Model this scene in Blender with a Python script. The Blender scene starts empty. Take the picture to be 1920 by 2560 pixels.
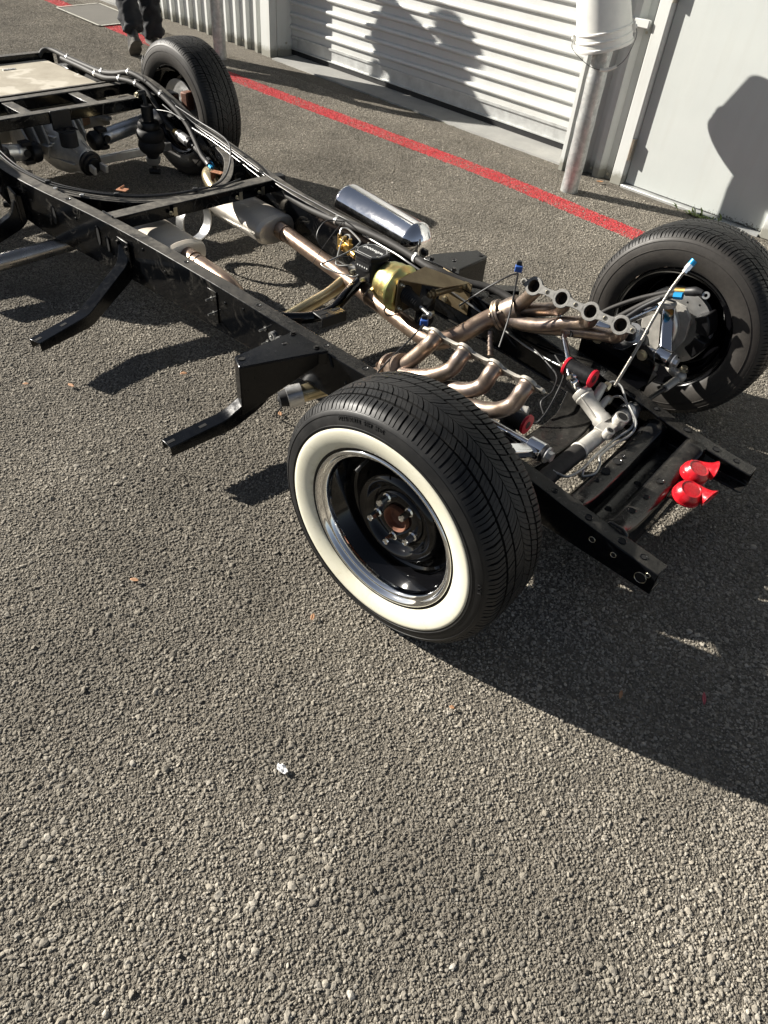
import bpy, math, random
import numpy as np
from mathutils import Vector, Matrix
R = math.radians
random.seed(7)
rng = np.random.default_rng(11)
scene = bpy.context.scene
C = scene.collection

# ------------------------------------------------------------------ camera, sky, sun, exposure
cam_data = bpy.data.cameras.new('camera')
cam = bpy.data.objects.new('camera', cam_data)
C.objects.link(cam)
right = Vector((0.72504846, 0.68465592, 0.07450499))
up = Vector((-0.51271926, 0.46438564, 0.72212529))
back = Vector((0.45980831, -0.56177598, 0.68773837))
M = Matrix((right, up, back)).transposed().to_4x4()
M.translation = Vector((0.79216, -1.81725, 1.575))
cam.matrix_world = M
cam_data.sensor_fit = 'HORIZONTAL'
cam_data.sensor_width = 36.0
cam_data.lens = 36.0 * 1800 / 1920
cam_data.clip_start = 0.05
cam_data.clip_end = 1000
scene.camera = cam

SUN_AZ, SUN_EL = 21.3, 25.2          # direction the light travels (from +x towards +y), height of the sun
world = bpy.data.worlds.new('World')
scene.world = world
world.use_nodes = True
wn = world.node_tree
bg = wn.nodes['Background']
sky = wn.nodes.new('ShaderNodeTexSky')
sky.sky_type = 'NISHITA'
sky.sun_disc = False
sky.sun_elevation = R(SUN_EL)
sky.sun_rotation = math.atan2(-math.cos(R(SUN_AZ)), -math.sin(R(SUN_AZ)))
sky.air_density = 0.7
sky.dust_density = 0.35
sky.ozone_density = 0.6
hs_ = wn.nodes.new('ShaderNodeHueSaturation')
hs_.inputs['Saturation'].default_value = 0.6
hs_.inputs['Value'].default_value = 0.74
wn.links.new(sky.outputs[0], hs_.inputs['Color'])
wn.links.new(hs_.outputs[0], bg.inputs[0])
bg.inputs[1].default_value = 0.05
sun_data = bpy.data.lights.new('sun', 'SUN')
sun_data.energy = 5.0
sun_data.angle = R(0.53)
sun_data.color = (1.0, 0.945, 0.855)
sun = bpy.data.objects.new('sun', sun_data)
C.objects.link(sun)
sd = Vector((math.cos(R(SUN_AZ)) * math.cos(R(SUN_EL)), math.sin(R(SUN_AZ)) * math.cos(R(SUN_EL)), -math.sin(R(SUN_EL))))
sun.rotation_euler = sd.to_track_quat('-Z', 'Y').to_euler()
sun.location = (-6, -3, 6)
vs = scene.view_settings
vs.view_transform = 'Standard'
vs.look = 'None'
vs.exposure = 1.30
vs.gamma = 1.0
vs.use_curve_mapping = False
scene.cycles.max_bounces = 8
scene.cycles.caustics_reflective = False
scene.cycles.caustics_refractive = False
scene.cycles.sample_clamp_indirect = 4.0
scene.cycles.denoising_prefilter = 'ACCURATE'
scene.cycles.use_denoising = True

# ------------------------------------------------------------------ materials
MATS = {}


class NT:
    """small helper round a material's node tree"""
    def __init__(self, name):
        self.m = bpy.data.materials.new(name)
        self.m.use_nodes = True
        self.t = self.m.node_tree
        self.n = self.t.nodes
        self.b = self.n['Principled BSDF']
        self.out = self.n['Material Output']
        MATS[name] = self.m

    def node(self, typ, ins=None, **kw):
        x = self.n.new(typ)
        for k, v in kw.items():
            setattr(x, k, v)
        for k, v in (ins or {}).items():
            self.put(x, k, v)
        return x

    def put(self, x, k, v):
        if hasattr(v, 'outputs'):
            v = v.outputs[0]
        if isinstance(v, bpy.types.NodeSocket):
            self.t.links.new(v, x.inputs[k])
        else:
            x.inputs[k].default_value = v

    def coord(self, kind='Object'):
        return self.node('ShaderNodeTexCoord').outputs[kind]

    def noise(self, vec, scale, detail=4, rough=0.6, dist=0.0):
        return self.node('ShaderNodeTexNoise', {'Vector': vec, 'Scale': scale, 'Detail': detail, 'Roughness': rough, 'Distortion': dist}).outputs[0]

    def voro(self, vec, scale, feature='F1', out='Distance', rand=1.0):
        return self.node('ShaderNodeTexVoronoi', {'Vector': vec, 'Scale': scale, 'Randomness': rand}, feature=feature).outputs[out]

    def ramp(self, fac, stops):
        x = self.node('ShaderNodeValToRGB')
        el = x.color_ramp.elements
        while len(el) < len(stops):
            el.new(0.5)
        for e, (p, c) in zip(el, stops):
            e.position = p
            e.color = (c, c, c, 1) if isinstance(c, (int, float)) else (*c, 1)
        self.t.links.new(fac, x.inputs[0])
        return x.outputs[0]

    def mix(self, fac, a, b, blend='MIX'):
        x = self.node('ShaderNodeMix', data_type='RGBA', blend_type=blend)
        for i, v in ((0, fac), (6, a), (7, b)):
            if isinstance(v, bpy.types.NodeSocket):
                self.t.links.new(v, x.inputs[i])
            else:
                x.inputs[i].default_value = (*v, 1) if isinstance(v, tuple) and len(v) == 3 else v
        return x.outputs[2]

    def math(self, op, a, b=None):
        x = self.node('ShaderNodeMath', operation=op)
        for i, v in ((0, a), (1, b)):
            if v is None:
                continue
            if isinstance(v, bpy.types.NodeSocket):
                self.t.links.new(v, x.inputs[i])
            else:
                x.inputs[i].default_value = v
        return x.outputs[0]

    def bump(self, h, strength=0.5, dist=0.002, chain=None):
        x = self.node('ShaderNodeBump', {'Height': h, 'Strength': strength, 'Distance': dist})
        if chain is not None:
            self.t.links.new(chain, x.inputs['Normal'])
        self.t.links.new(x.outputs[0], self.b.inputs['Normal'])
        return x.outputs[0]

    def up(self):
        g = self.node('ShaderNodeNewGeometry')
        s = self.node('ShaderNodeSeparateXYZ', {'Vector': g.outputs['Normal']})
        return s.outputs['Z']

    def set(self, **kw):
        names = {'color': 'Base Color', 'rough': 'Roughness', 'metal': 'Metallic', 'coat': 'Coat Weight', 'spec': 'Specular IOR Level', 'alpha': 'Alpha', 'trans': 'Transmission Weight', 'sheen': 'Sheen Weight', 'sss': 'Subsurface Weight'}
        for k, v in kw.items():
            if k == 'color' and isinstance(v, tuple) and len(v) == 3:
                v = (*v, 1)
            self.put(self.b, names[k], v)
        return self


def simple(name, color, rough=0.5, metal=0.0, var=0.0, scale=12.0, bump=0.0, bscale=200.0, coat=0.0, spec=0.5, rvar=0.0):
    m = NT(name)
    vec = m.coord()
    if var:
        n = m.noise(vec, scale, 5, 0.65)
        f = m.ramp(n, [(0.3, 1 - var), (0.7, 1 + var * 0.6)])
        m.set(color=m.mix(1.0, color, f, 'MULTIPLY'))
    else:
        m.set(color=color)
    if rvar:
        n2 = m.noise(vec, scale * 2.3, 5, 0.7)
        m.set(rough=m.ramp(n2, [(0.3, max(0.02, rough - rvar)), (0.7, min(1, rough + rvar))]))
    else:
        m.set(rough=rough)
    m.set(metal=metal, coat=coat, spec=spec)
    if bump:
        m.bump(m.noise(vec, bscale, 3, 0.6), bump, 0.001)
    return m


# asphalt: aged, coarse, brown-grey
m = NT('asphalt')
v = m.coord()
big = m.noise(v, 0.55, 4, 0.6)
med = m.noise(v, 5.0, 5, 0.65)
grain = m.noise(v, 320.0, 3, 0.7)
cells = m.node('ShaderNodeTexVoronoi', {'Vector': v, 'Scale': 125.0})
cells2 = m.node('ShaderNodeTexVoronoi', {'Vector': v, 'Scale': 310.0})
tone = m.node('ShaderNodeSeparateColor', {'Color': cells.outputs['Color']}).outputs[0]
col = m.ramp(tone, [(0.0, (0.085, 0.076, 0.062)), (0.45, (0.135, 0.121, 0.099)), (0.8, (0.18, 0.161, 0.132)), (1.0, (0.24, 0.218, 0.18))])
col = m.mix(m.ramp(big, [(0.35, 0.0), (0.7, 0.45)]), col, (0.19, 0.170, 0.138))
col = m.mix(m.ramp(med, [(0.35, 0.35), (0.6, 0.0)]), col, (0.09, 0.083, 0.071))
m.set(color=col, rough=0.92, spec=0.25)
h = m.math('ADD', m.math('MULTIPLY', cells.outputs['Distance'], -1.0), m.math('MULTIPLY', cells2.outputs['Distance'], -0.55))
h = m.math('ADD', h, m.math('MULTIPLY', grain, 0.25))
h = m.math('ADD', h, m.math('MULTIPLY', med, 0.5))
m.bump(h, 1.0, 0.0065)

m = NT('gravel_stone')
at = m.node('ShaderNodeAttribute', attribute_name='tint')
ts = m.node('ShaderNodeSeparateColor', {'Color': at.outputs['Color']})
v = m.coord()
col = m.ramp(ts.outputs[0], [(0.0, (0.165, 0.148, 0.121)), (0.35, (0.258, 0.233, 0.191)), (0.7, (0.325, 0.294, 0.241)), (0.93, (0.40, 0.365, 0.305)), (1.0, (0.55, 0.515, 0.45))])
col = m.mix(m.math('MULTIPLY', ts.outputs[1], 0.35), col, (0.215, 0.208, 0.195))
gn = m.noise(v, 700.0, 3, 0.7)
col = m.mix(1.0, col, m.ramp(gn, [(0.3, 0.72), (0.7, 1.25)]), 'MULTIPLY')
pos = m.node('ShaderNodeNewGeometry').outputs['Position']
stain = m.noise(pos, 1.3, 5, 0.62, 0.5)
stain2 = m.noise(pos, 5.5, 4, 0.65, 0.3)
col = m.mix(1.0, col, m.ramp(stain, [(0.32, 0.66), (0.5, 0.97), (0.68, 1.20)]), 'MULTIPLY')
for wx, wy, wr in ((-0.62, -1.02, 0.52), (0.14, -1.33, 0.17), (0.60, -1.25, 0.2), (-2.6, 1.55, 0.5)):
    dv = m.node('ShaderNodeVectorMath', {0: pos, 1: (wx, wy, 0)}, operation='DISTANCE').outputs['Value']
    dv = m.math('ADD', m.math('DIVIDE', dv, wr), m.math('MULTIPLY', m.math('SUBTRACT', m.noise(pos, 6.0, 5, 0.7), 0.5), 1.3))
    col = m.mix(1.0, col, m.ramp(dv, [(0.3, 0.68), (1.0, 1.0)]), 'MULTIPLY')
col = m.mix(1.0, col, m.ramp(stain2, [(0.30, 0.80), (0.5, 1.0), (0.72, 1.12)]), 'MULTIPLY')
# where the painted line crosses, the grains wear its paint
ps = m.node('ShaderNodeSeparateXYZ', {'Vector': pos})
fc_ = m.node('ShaderNodeFloatCurve')
LINE = [(-14.0, 2.95), (-7.75, 2.52), (-6.95, 2.45), (-4.70, 2.30), (-3.3, 2.29), (-1.95, 2.285), (-0.9, 2.205), (0.6, 2.11), (4.0, 1.95), (9.0, 1.7)]
cv = fc_.mapping.curves[0]
while len(cv.points) < len(LINE):
    cv.points.new(0.5, 0.5)
for p_, (lx, ly) in zip(cv.points, LINE):
    p_.location = ((lx + 14) / 23, ly / 4)
    p_.handle_type = 'VECTOR'
fc_.mapping.update()
m.put(fc_, 'Value', m.math('MULTIPLY', m.math('ADD', ps.outputs['X'], 14.0), 1 / 23))
dy_ = m.math('ABSOLUTE', m.math('SUBTRACT', ps.outputs['Y'], m.math('MULTIPLY', fc_.outputs[0], 4.0)))
dy_ = m.math('ADD', dy_, m.math('MULTIPLY', m.math('SUBTRACT', m.noise(pos, 45.0, 3, 0.7), 0.5), 0.05))
on = m.math('LESS_THAN', dy_, 0.079)
gap = m.math('GREATER_THAN', m.math('ABSOLUTE', m.math('ADD', ps.outputs['X'], 7.15)), 0.42)
wear = m.math('LESS_THAN', m.math('ADD', m.math('MULTIPLY', m.noise(pos, 3.0, 4, 0.6), 0.7), m.math('MULTIPLY', ts.outputs[1], 0.42)), 0.66)
pm = m.math('MULTIPLY', m.math('MULTIPLY', on, gap), wear)
col = m.mix(m.math('MULTIPLY', pm, 0.93), col, (0.50, 0.040, 0.048))
m.set(color=col, rough=0.9, spec=0.25)
m.bump(m.noise(v, 420.0, 4, 0.7), 0.6, 0.0015)

m = NT('red_paint')
v = m.coord()
cells = m.node('ShaderNodeTexVoronoi', {'Vector': v, 'Scale': 125.0})
wear = m.noise(v, 3.0, 4, 0.6)
col = m.mix(m.ramp(wear, [(0.4, 0.0), (0.68, 0.75)]), (0.46, 0.035, 0.042), (0.42, 0.09, 0.08))
m.set(color=col, rough=0.7)
pit = m.math('GREATER_THAN', m.math('ADD', m.voro(v, 125.0), m.math('MULTIPLY', m.noise(v, 40, 4, 0.7), 0.55)), 0.95)
wear2 = m.math('GREATER_THAN', m.math('ADD', m.noise(v, 90.0, 4, 0.75), m.math('MULTIPLY', wear, 0.45)), 0.85)
m.set(alpha=m.math('SUBTRACT', 1.0, m.math('MAXIMUM', pit, wear2)))
m.bump(m.math('ADD', m.math('MULTIPLY', cells.outputs['Distance'], -1.0), m.math('MULTIPLY', m.noise(v, 300, 3), 0.3)), 1.0, 0.005)

m = NT('patch_paint')
v = m.coord()
m.set(color=(0.42, 0.41, 0.36), rough=0.8, alpha=m.math('GREATER_THAN', 0.6, m.noise(v, 60, 4, 0.75)))
m.bump(m.voro(v, 125.0), 0.8, 0.004)
m = NT('patch_cover')
v = m.coord()
m.set(color=m.mix(m.noise(v, 6, 5), (0.075, 0.071, 0.062), (0.12, 0.112, 0.096)), rough=0.85)
m.bump(m.noise(v, 300, 4), 0.6, 0.002)

m = NT('concrete')
v = m.coord()
n = m.noise(v, 3.5, 6, 0.65)
col = m.ramp(n, [(0.3, (0.235, 0.235, 0.225)), (0.7, (0.335, 0.33, 0.31))])
col = m.mix(m.ramp(m.noise(v, 40, 4), [(0.58, 0.0), (0.75, 0.5)]), col, (0.25, 0.24, 0.21))
m.set(color=col, rough=0.85)
m.bump(m.noise(v, 120, 5), 0.4, 0.002)

m = NT('wall_paint')
v = m.coord()
sp = m.node('ShaderNodeSeparateXYZ', {'Vector': v})
n = m.noise(v, 2.2, 5, 0.6)
col = m.ramp(n, [(0.3, (0.545, 0.56, 0.54)), (0.7, (0.61, 0.625, 0.605))])
low = m.math('ADD', sp.outputs['Z'], m.math('MULTIPLY', m.noise(v, 35, 5, 0.75), -0.09))
col = m.mix(m.ramp(low, [(0.0, 0.75), (0.045, 0.0)]), col, (0.16, 0.15, 0.11))
stv = m.node('ShaderNodeMapping', {'Vector': v, 'Scale': (1.0, 1.0, 0.06)}).outputs[0]
col = m.mix(m.ramp(m.noise(stv, 22, 4, 0.6), [(0.5, 0.0), (0.75, 0.28)]), col, (0.40, 0.385, 0.33))
m.set(color=col, rough=0.42)
m.bump(m.noise(v, 14, 3), 0.1, 0.002)

m = NT('door_paint')
v = m.coord()
sp = m.node('ShaderNodeSeparateXYZ', {'Vector': v})
n = m.noise(v, 3, 5, 0.6)
col = m.ramp(n, [(0.3, (0.475, 0.50, 0.485)), (0.7, (0.515, 0.54, 0.52))])
stv = m.node('ShaderNodeMapping', {'Vector': v, 'Scale': (1.0, 1.0, 0.08)}).outputs[0]
col = m.mix(m.ramp(m.noise(stv, 18, 4, 0.6), [(0.5, 0.0), (0.8, 0.22)]), col, (0.40, 0.40, 0.36))
fleck = m.noise(v, 75, 5, 0.75)
zl = m.math('MULTIPLY', sp.outputs['Z'], 5.2)
xl = m.math('MULTIPLY', m.math('SUBTRACT', 0.85, sp.outputs['X']), 0.28)
dirt = m.math('SUBTRACT', fleck, m.math('ADD', zl, m.math('MAXIMUM', xl, 0.0)))
col = m.mix(m.ramp(dirt, [(0.30, 0.0), (0.36, 0.9)]), col, (0.035, 0.033, 0.024))
m.set(color=col, rough=0.45)

m = NT('slat_paint')
v = m.coord()
info = m.node('ShaderNodeObjectInfo').outputs['Random']
n = m.noise(v, 3.0, 6, 0.7, 0.4)
col = m.ramp(n, [(0.3, (0.49, 0.50, 0.485)), (0.7, (0.585, 0.595, 0.58))])
col = m.mix(m.math('MULTIPLY', info, 0.18), col, (0.54, 0.525, 0.47))
m.set(color=col, rough=0.4)
m.bump(m.noise(v, 6, 3), 0.08, 0.003)

m = NT('galvanised')
v = m.coord()
sp = m.voro(v, 55.0, 'F1', 'Color')
t = m.node('ShaderNodeSeparateColor', {'Color': sp}).outputs[0]
n = m.noise(v, 9, 5, 0.7)
col = m.mix(t, (0.42, 0.43, 0.43), (0.58, 0.59, 0.58))
col = m.mix(m.ramp(n, [(0.4, 0.0), (0.7, 0.6)]), col, (0.33, 0.33, 0.31))
m.set(color=col, metal=0.75, rough=m.ramp(n, [(0.3, 0.36), (0.7, 0.55)]))
m.bump(m.math('ADD', m.noise(v, 45, 4, 0.7, 1.2), m.math('MULTIPLY', t, 0.2)), 0.35, 0.003)

simple('door_rail_metal', (0.55, 0.56, 0.55), 0.42, 0.55, 0.2, 9.0, 0.1, 60, rvar=0.1)
simple('black_rubber', (0.013, 0.013, 0.014), 0.62, spec=0.35, var=0.3, scale=20, bump=0.15, bscale=150)
simple('bucket_plastic', (0.78, 0.775, 0.73), 0.38, var=0.10, scale=7, bump=0.05, bscale=60)
simple('wire_steel', (0.12, 0.12, 0.12), 0.4, 0.8)
simple('hinge_steel', (0.55, 0.52, 0.44), 0.35, 0.9, 0.2, 60)

m = NT('chassis_paint')          # gloss black, dusty where dust can lie, side smears part dust, part painted reflections
v = m.coord()
upz = m.up()
n1 = m.noise(v, 16, 6, 0.7, 0.8)
n2 = m.noise(v, 70, 5, 0.7)
lying = m.ramp(upz, [(0.55, 0.0), (0.9, 1.0)])
patch = m.ramp(n1, [(0.34, 0.25), (0.60, 1.0)])
side = m.ramp(m.noise(v, 9, 6, 0.75, 1.5), [(0.54, 0.0), (0.66, 0.34)])
dust = m.math('MAXIMUM', m.math('MULTIPLY', lying, patch), side)
dust = m.math('MULTIPLY', dust, m.ramp(n2, [(0.3, 0.45), (0.7, 1.0)]))
xo = m.node('ShaderNodeSeparateXYZ', {'Vector': v}).outputs['X']
dust = m.math('MULTIPLY', dust, m.ramp(m.math('MULTIPLY', xo, -0.25), [(0.22, 0.24), (0.45, 1.2)]))
m.set(color=m.mix(m.math('MULTIPLY', dust, 0.55), (0.003, 0.0034, 0.0042), (0.27, 0.25, 0.215)))
m.set(rough=m.ramp(dust, [(0.0, 0.10), (0.55, 0.62)]), spec=0.27)
m.bump(m.noise(v, 30, 3), 0.06, 0.002)

simple('arm_paint', (0.003, 0.0034, 0.0042), 0.20, var=0.5, scale=22, spec=0.28, rvar=0.10)
simple('satin_black', (0.008, 0.008, 0.009), 0.42, spec=0.35, var=0.4, scale=30, bump=0.1, bscale=220, rvar=0.12)
simple('wheel_black', (0.0025, 0.0025, 0.003), 0.08, spec=0.42, rvar=0.03, scale=5)
simple('chrome', (0.83, 0.83, 0.82), 0.045, 1.0, rvar=0.02, scale=15)
simple('polished_alu', (0.80, 0.80, 0.81), 0.09, 1.0, rvar=0.05, scale=18, bump=0.03, bscale=12)
simple('brushed_alu', (0.66, 0.66, 0.65), 0.36, 0.85, 0.15, 20, rvar=0.1)
simple('cast_alu', (0.53, 0.51, 0.465), 0.5, 0.45, 0.25, 30, bump=0.5, bscale=260)
simple('zinc_bolt', (0.60, 0.55, 0.42), 0.3, 0.95, 0.25, 80)
simple('steel_line', (0.34, 0.34, 0.33), 0.4, 0.9, 0.15, 40)
simple('tailpipe_grey', (0.40, 0.375, 0.34), 0.3, 0.9, 0.3, 14, rvar=0.1)
simple('dark_line', (0.06, 0.06, 0.06), 0.4, 0.5)
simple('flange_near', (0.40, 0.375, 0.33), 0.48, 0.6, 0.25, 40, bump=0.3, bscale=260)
simple('flange_far_shaded', (0.17, 0.165, 0.155), 0.55, 0.5, 0.3, 90, bump=0.5, bscale=420)  # darker copy of the near flange steel, shade put into its colour
simple('brass', (0.60, 0.40, 0.13), 0.34, 0.9, 0.25, 60, bump=0.1)
simple('copper_bracket', (0.47, 0.22, 0.12), 0.5, 0.4, 0.3, 60)
simple('hose_rubber', (0.028, 0.026, 0.024), 0.65, spec=0.35, var=0.35, scale=60, bump=0.3, bscale=240)
simple('cable_black', (0.014, 0.014, 0.015), 0.5, var=0.2, scale=40)
simple('red_gloss', (0.52, 0.010, 0.018), 0.28, var=0.3, scale=25, coat=0.25, rvar=0.1)
simple('red_urethane', (0.55, 0.012, 0.03), 0.4, var=0.15, scale=40)
simple('blue_anodised', (0.02, 0.30, 0.62), 0.3, 0.35)
simple('blue_plug', (0.03, 0.09, 0.33), 0.4)
simple('white_print', (0.72, 0.72, 0.70), 0.6)
simple('red_print', (0.5, 0.03, 0.03), 0.6)
simple('rust_hub', (0.17, 0.075, 0.045), 0.7, 0.3, 0.45, 70, bump=0.3)
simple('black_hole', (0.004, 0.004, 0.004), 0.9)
simple('denim', (0.009, 0.0105, 0.014), 0.85, var=0.35, scale=16, bump=0.5, bscale=420)
simple('jacket_cloth', (0.03, 0.03, 0.034), 0.85, var=0.3, scale=12, bump=0.4, bscale=300)
simple('skin', (0.42, 0.24, 0.17), 0.5, var=0.12, scale=20)
simple('hair_dark', (0.03, 0.02, 0.015), 0.6, var=0.3, scale=60)
simple('boot_leather', (0.022, 0.019, 0.017), 0.5, var=0.4, scale=30, bump=0.3, bscale=160)
simple('boot_sole', (0.085, 0.078, 0.066), 0.8, var=0.3, scale=40)
simple('moss', (0.13, 0.14, 0.035), 0.9, var=0.5, scale=60)
simple('weed_leaf', (0.16, 0.22, 0.04), 0.6, var=0.35, scale=50)
simple('dry_leaf', (0.42, 0.23, 0.12), 0.7, var=0.3, scale=70)
simple('pink_leaf', (0.40, 0.07, 0.09), 0.6, var=0.3, scale=70)
simple('paper_white', (0.78, 0.78, 0.78), 0.8, var=0.1, scale=90)

m = NT('tyre_rubber')
v = m.coord()
n = m.noise(v, 14, 5, 0.65)
n2 = m.noise(v, 90, 4, 0.7)
d = m.math('MULTIPLY', m.ramp(n, [(0.35, 0.0), (0.7, 1.0)]), m.ramp(n2, [(0.3, 0.4), (0.7, 1.0)]))
sy_ = m.node('ShaderNodeSeparateXYZ', {'Vector': v}).outputs['Y']
inner = m.math('MULTIPLY', m.ramp(m.math('MULTIPLY', sy_, 5.0), [(0.47, 0.0), (0.54, 1.0)]), m.ramp(n2, [(0.3, 0.6), (0.7, 1.0)]))
base_ = m.mix(m.math('MULTIPLY', d, 0.5), (0.0072, 0.0075, 0.0082), (0.034, 0.032, 0.029))
m.set(color=m.mix(m.math('MULTIPLY', inner, 0.85), base_, (0.050, 0.045, 0.040)), rough=m.ramp(d, [(0.0, 0.46), (1.0, 0.66)]), spec=0.34)
m.bump(n2, 0.12, 0.001)

m = NT('whitewall_rubber')
v = m.coord()
n = m.noise(v, 9, 5, 0.6, 0.6)
col = m.ramp(n, [(0.3, (0.68, 0.655, 0.52)), (0.7, (0.74, 0.72, 0.60))])
col = m.mix(m.ramp(m.noise(v, 55, 5, 0.75), [(0.56, 0.0), (0.76, 0.55)]), col, (0.52, 0.47, 0.33))
rad_ = m.node('ShaderNodeVectorMath', {0: m.node('ShaderNodeVectorMath', {0: v, 1: (1, 0, 1)}, operation='MULTIPLY').outputs[0]}, operation='LENGTH').outputs['Value']
edge_ = m.math('MULTIPLY', m.ramp(m.math('MULTIPLY', rad_, 2.0), [(0.455, 1.0), (0.475, 0.0), (0.548, 0.0), (0.558, 1.0)]), m.ramp(m.noise(v, 26, 5, 0.7), [(0.4, 0.0), (0.65, 0.5)]))
col = m.mix(edge_, col, (0.36, 0.32, 0.22))
m.set(color=col, rough=0.5)
m.bump(m.noise(v, 30, 3), 0.05, 0.002)

m = NT('header_steel')          # stainless coloured by heat
v = m.coord()
n = m.noise(v, 11, 5, 0.6, 0.9)
n2 = m.noise(v, 45, 5, 0.7)
col = m.ramp(n, [(0.28, (0.21, 0.155, 0.12)), (0.45, (0.37, 0.285, 0.215)), (0.58, (0.25, 0.20, 0.175)), (0.72, (0.44, 0.35, 0.24))])
col = m.mix(m.ramp(n2, [(0.45, 0.0), (0.8, 0.6)]), col, (0.24, 0.20, 0.18))
m.set(color=col, metal=0.85, rough=m.ramp(n2, [(0.3, 0.27), (0.7, 0.48)]))
m.bump(n2, 0.06, 0.002)

m = NT('pipe_steel')
v = m.coord()
n = m.noise(v, 6, 5, 0.6, 0.5)
n2 = m.noise(v, 50, 5, 0.7)
col = m.ramp(n, [(0.3, (0.22, 0.15, 0.11)), (0.5, (0.31, 0.225, 0.17)), (0.7, (0.37, 0.29, 0.21))])
m.set(color=col, metal=0.85, rough=m.ramp(n2, [(0.3, 0.25), (0.7, 0.45)]))

m = NT('tail_steel')
v = m.coord()
n = m.noise(v, 9, 5, 0.6, 0.5)
m.set(color=m.ramp(n, [(0.3, (0.46, 0.37, 0.20)), (0.7, (0.60, 0.52, 0.34))]), metal=0.9, rough=0.28)

m = NT('muffler_steel')
v = m.coord()
upz = m.up()
n = m.noise(v, 14, 6, 0.7, 0.6)
dust = m.math('MULTIPLY', m.ramp(upz, [(0.0, 0.35), (0.8, 1.0)]), m.ramp(n, [(0.3, 0.55), (0.6, 1.0)]))
m.set(color=m.mix(dust, (0.64, 0.61, 0.56), (0.56, 0.50, 0.41)), metal=m.math('SUBTRACT', 0.95, m.math('MULTIPLY', dust, 0.75)), rough=m.ramp(dust, [(0.1, 0.2), (0.8, 0.6)]))

m = NT('zinc_gold')
v = m.coord()
n = m.noise(v, 12, 4, 0.6, 0.8)
col = m.ramp(n, [(0.28, (0.42, 0.25, 0.11)), (0.45, (0.50, 0.38, 0.15)), (0.58, (0.42, 0.46, 0.19)), (0.72, (0.46, 0.30, 0.19))])
m.set(color=col, metal=0.95, rough=m.ramp(m.noise(v, 40, 5), [(0.3, 0.28), (0.7, 0.42)]))

m = NT('zinc_bracket')
v = m.coord()
n = m.noise(v, 14, 4, 0.6)
m.set(color=m.ramp(n, [(0.3, (0.20, 0.15, 0.09)), (0.7, (0.30, 0.24, 0.145))]), metal=0.8, rough=0.42)

m = NT('tank_top')
v = m.coord()
w = m.node('ShaderNodeTexWave', {'Vector': v, 'Scale': 3.0, 'Distortion': 9.0, 'Detail': 3.0, 'Detail Scale': 1.4}, wave_type='RINGS')
n = m.noise(v, 8, 6, 0.7)
col = m.ramp(n, [(0.3, (0.33, 0.29, 0.225)), (0.7, (0.46, 0.42, 0.335))])
col = m.mix(m.ramp(w.outputs[1], [(0.75, 0.0), (0.95, 0.5)]), col, (0.66, 0.62, 0.53))
m.set(color=col, rough=0.6, metal=0.15)

m = NT('braided_hose')
v = m.coord()
ck = m.voro(v, 520.0)
m.set(color=m.mix(ck, (0.16, 0.15, 0.135), (0.40, 0.375, 0.33)), metal=0.8, rough=0.35)
m.bump(ck, 0.6, 0.001)


# ------------------------------------------------------------------ mesh builder
def V3(p):
    return Vector(p)


def spline(pts, n=6, closed=False):
    """Catmull-Rom through the points"""
    P = [Vector(p) for p in pts]
    if len(P) < 3:
        return P
    out = []
    for i in range(len(P) - 1):
        p0 = P[i - 1] if i > 0 else P[0] * 2 - P[1]
        p1, p2 = P[i], P[i + 1]
        p3 = P[i + 2] if i + 2 < len(P) else P[-1] * 2 - P[-2]
        for k in range(n):
            t = k / n
            out.append(0.5 * ((2 * p1) + (p2 - p0) * t + (2 * p0 - 5 * p1 + 4 * p2 - p3) * t * t + (3 * p1 - p0 - 3 * p2 + p3) * t ** 3))
    out.append(P[-1])
    return out


def basis(axis):
    a = Vector(axis).normalized()
    t = Vector((0, 0, 1)) if abs(a.z) < 0.9 else Vector((1, 0, 0))
    u = t.cross(a).normalized()
    return a, u, a.cross(u)


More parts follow.
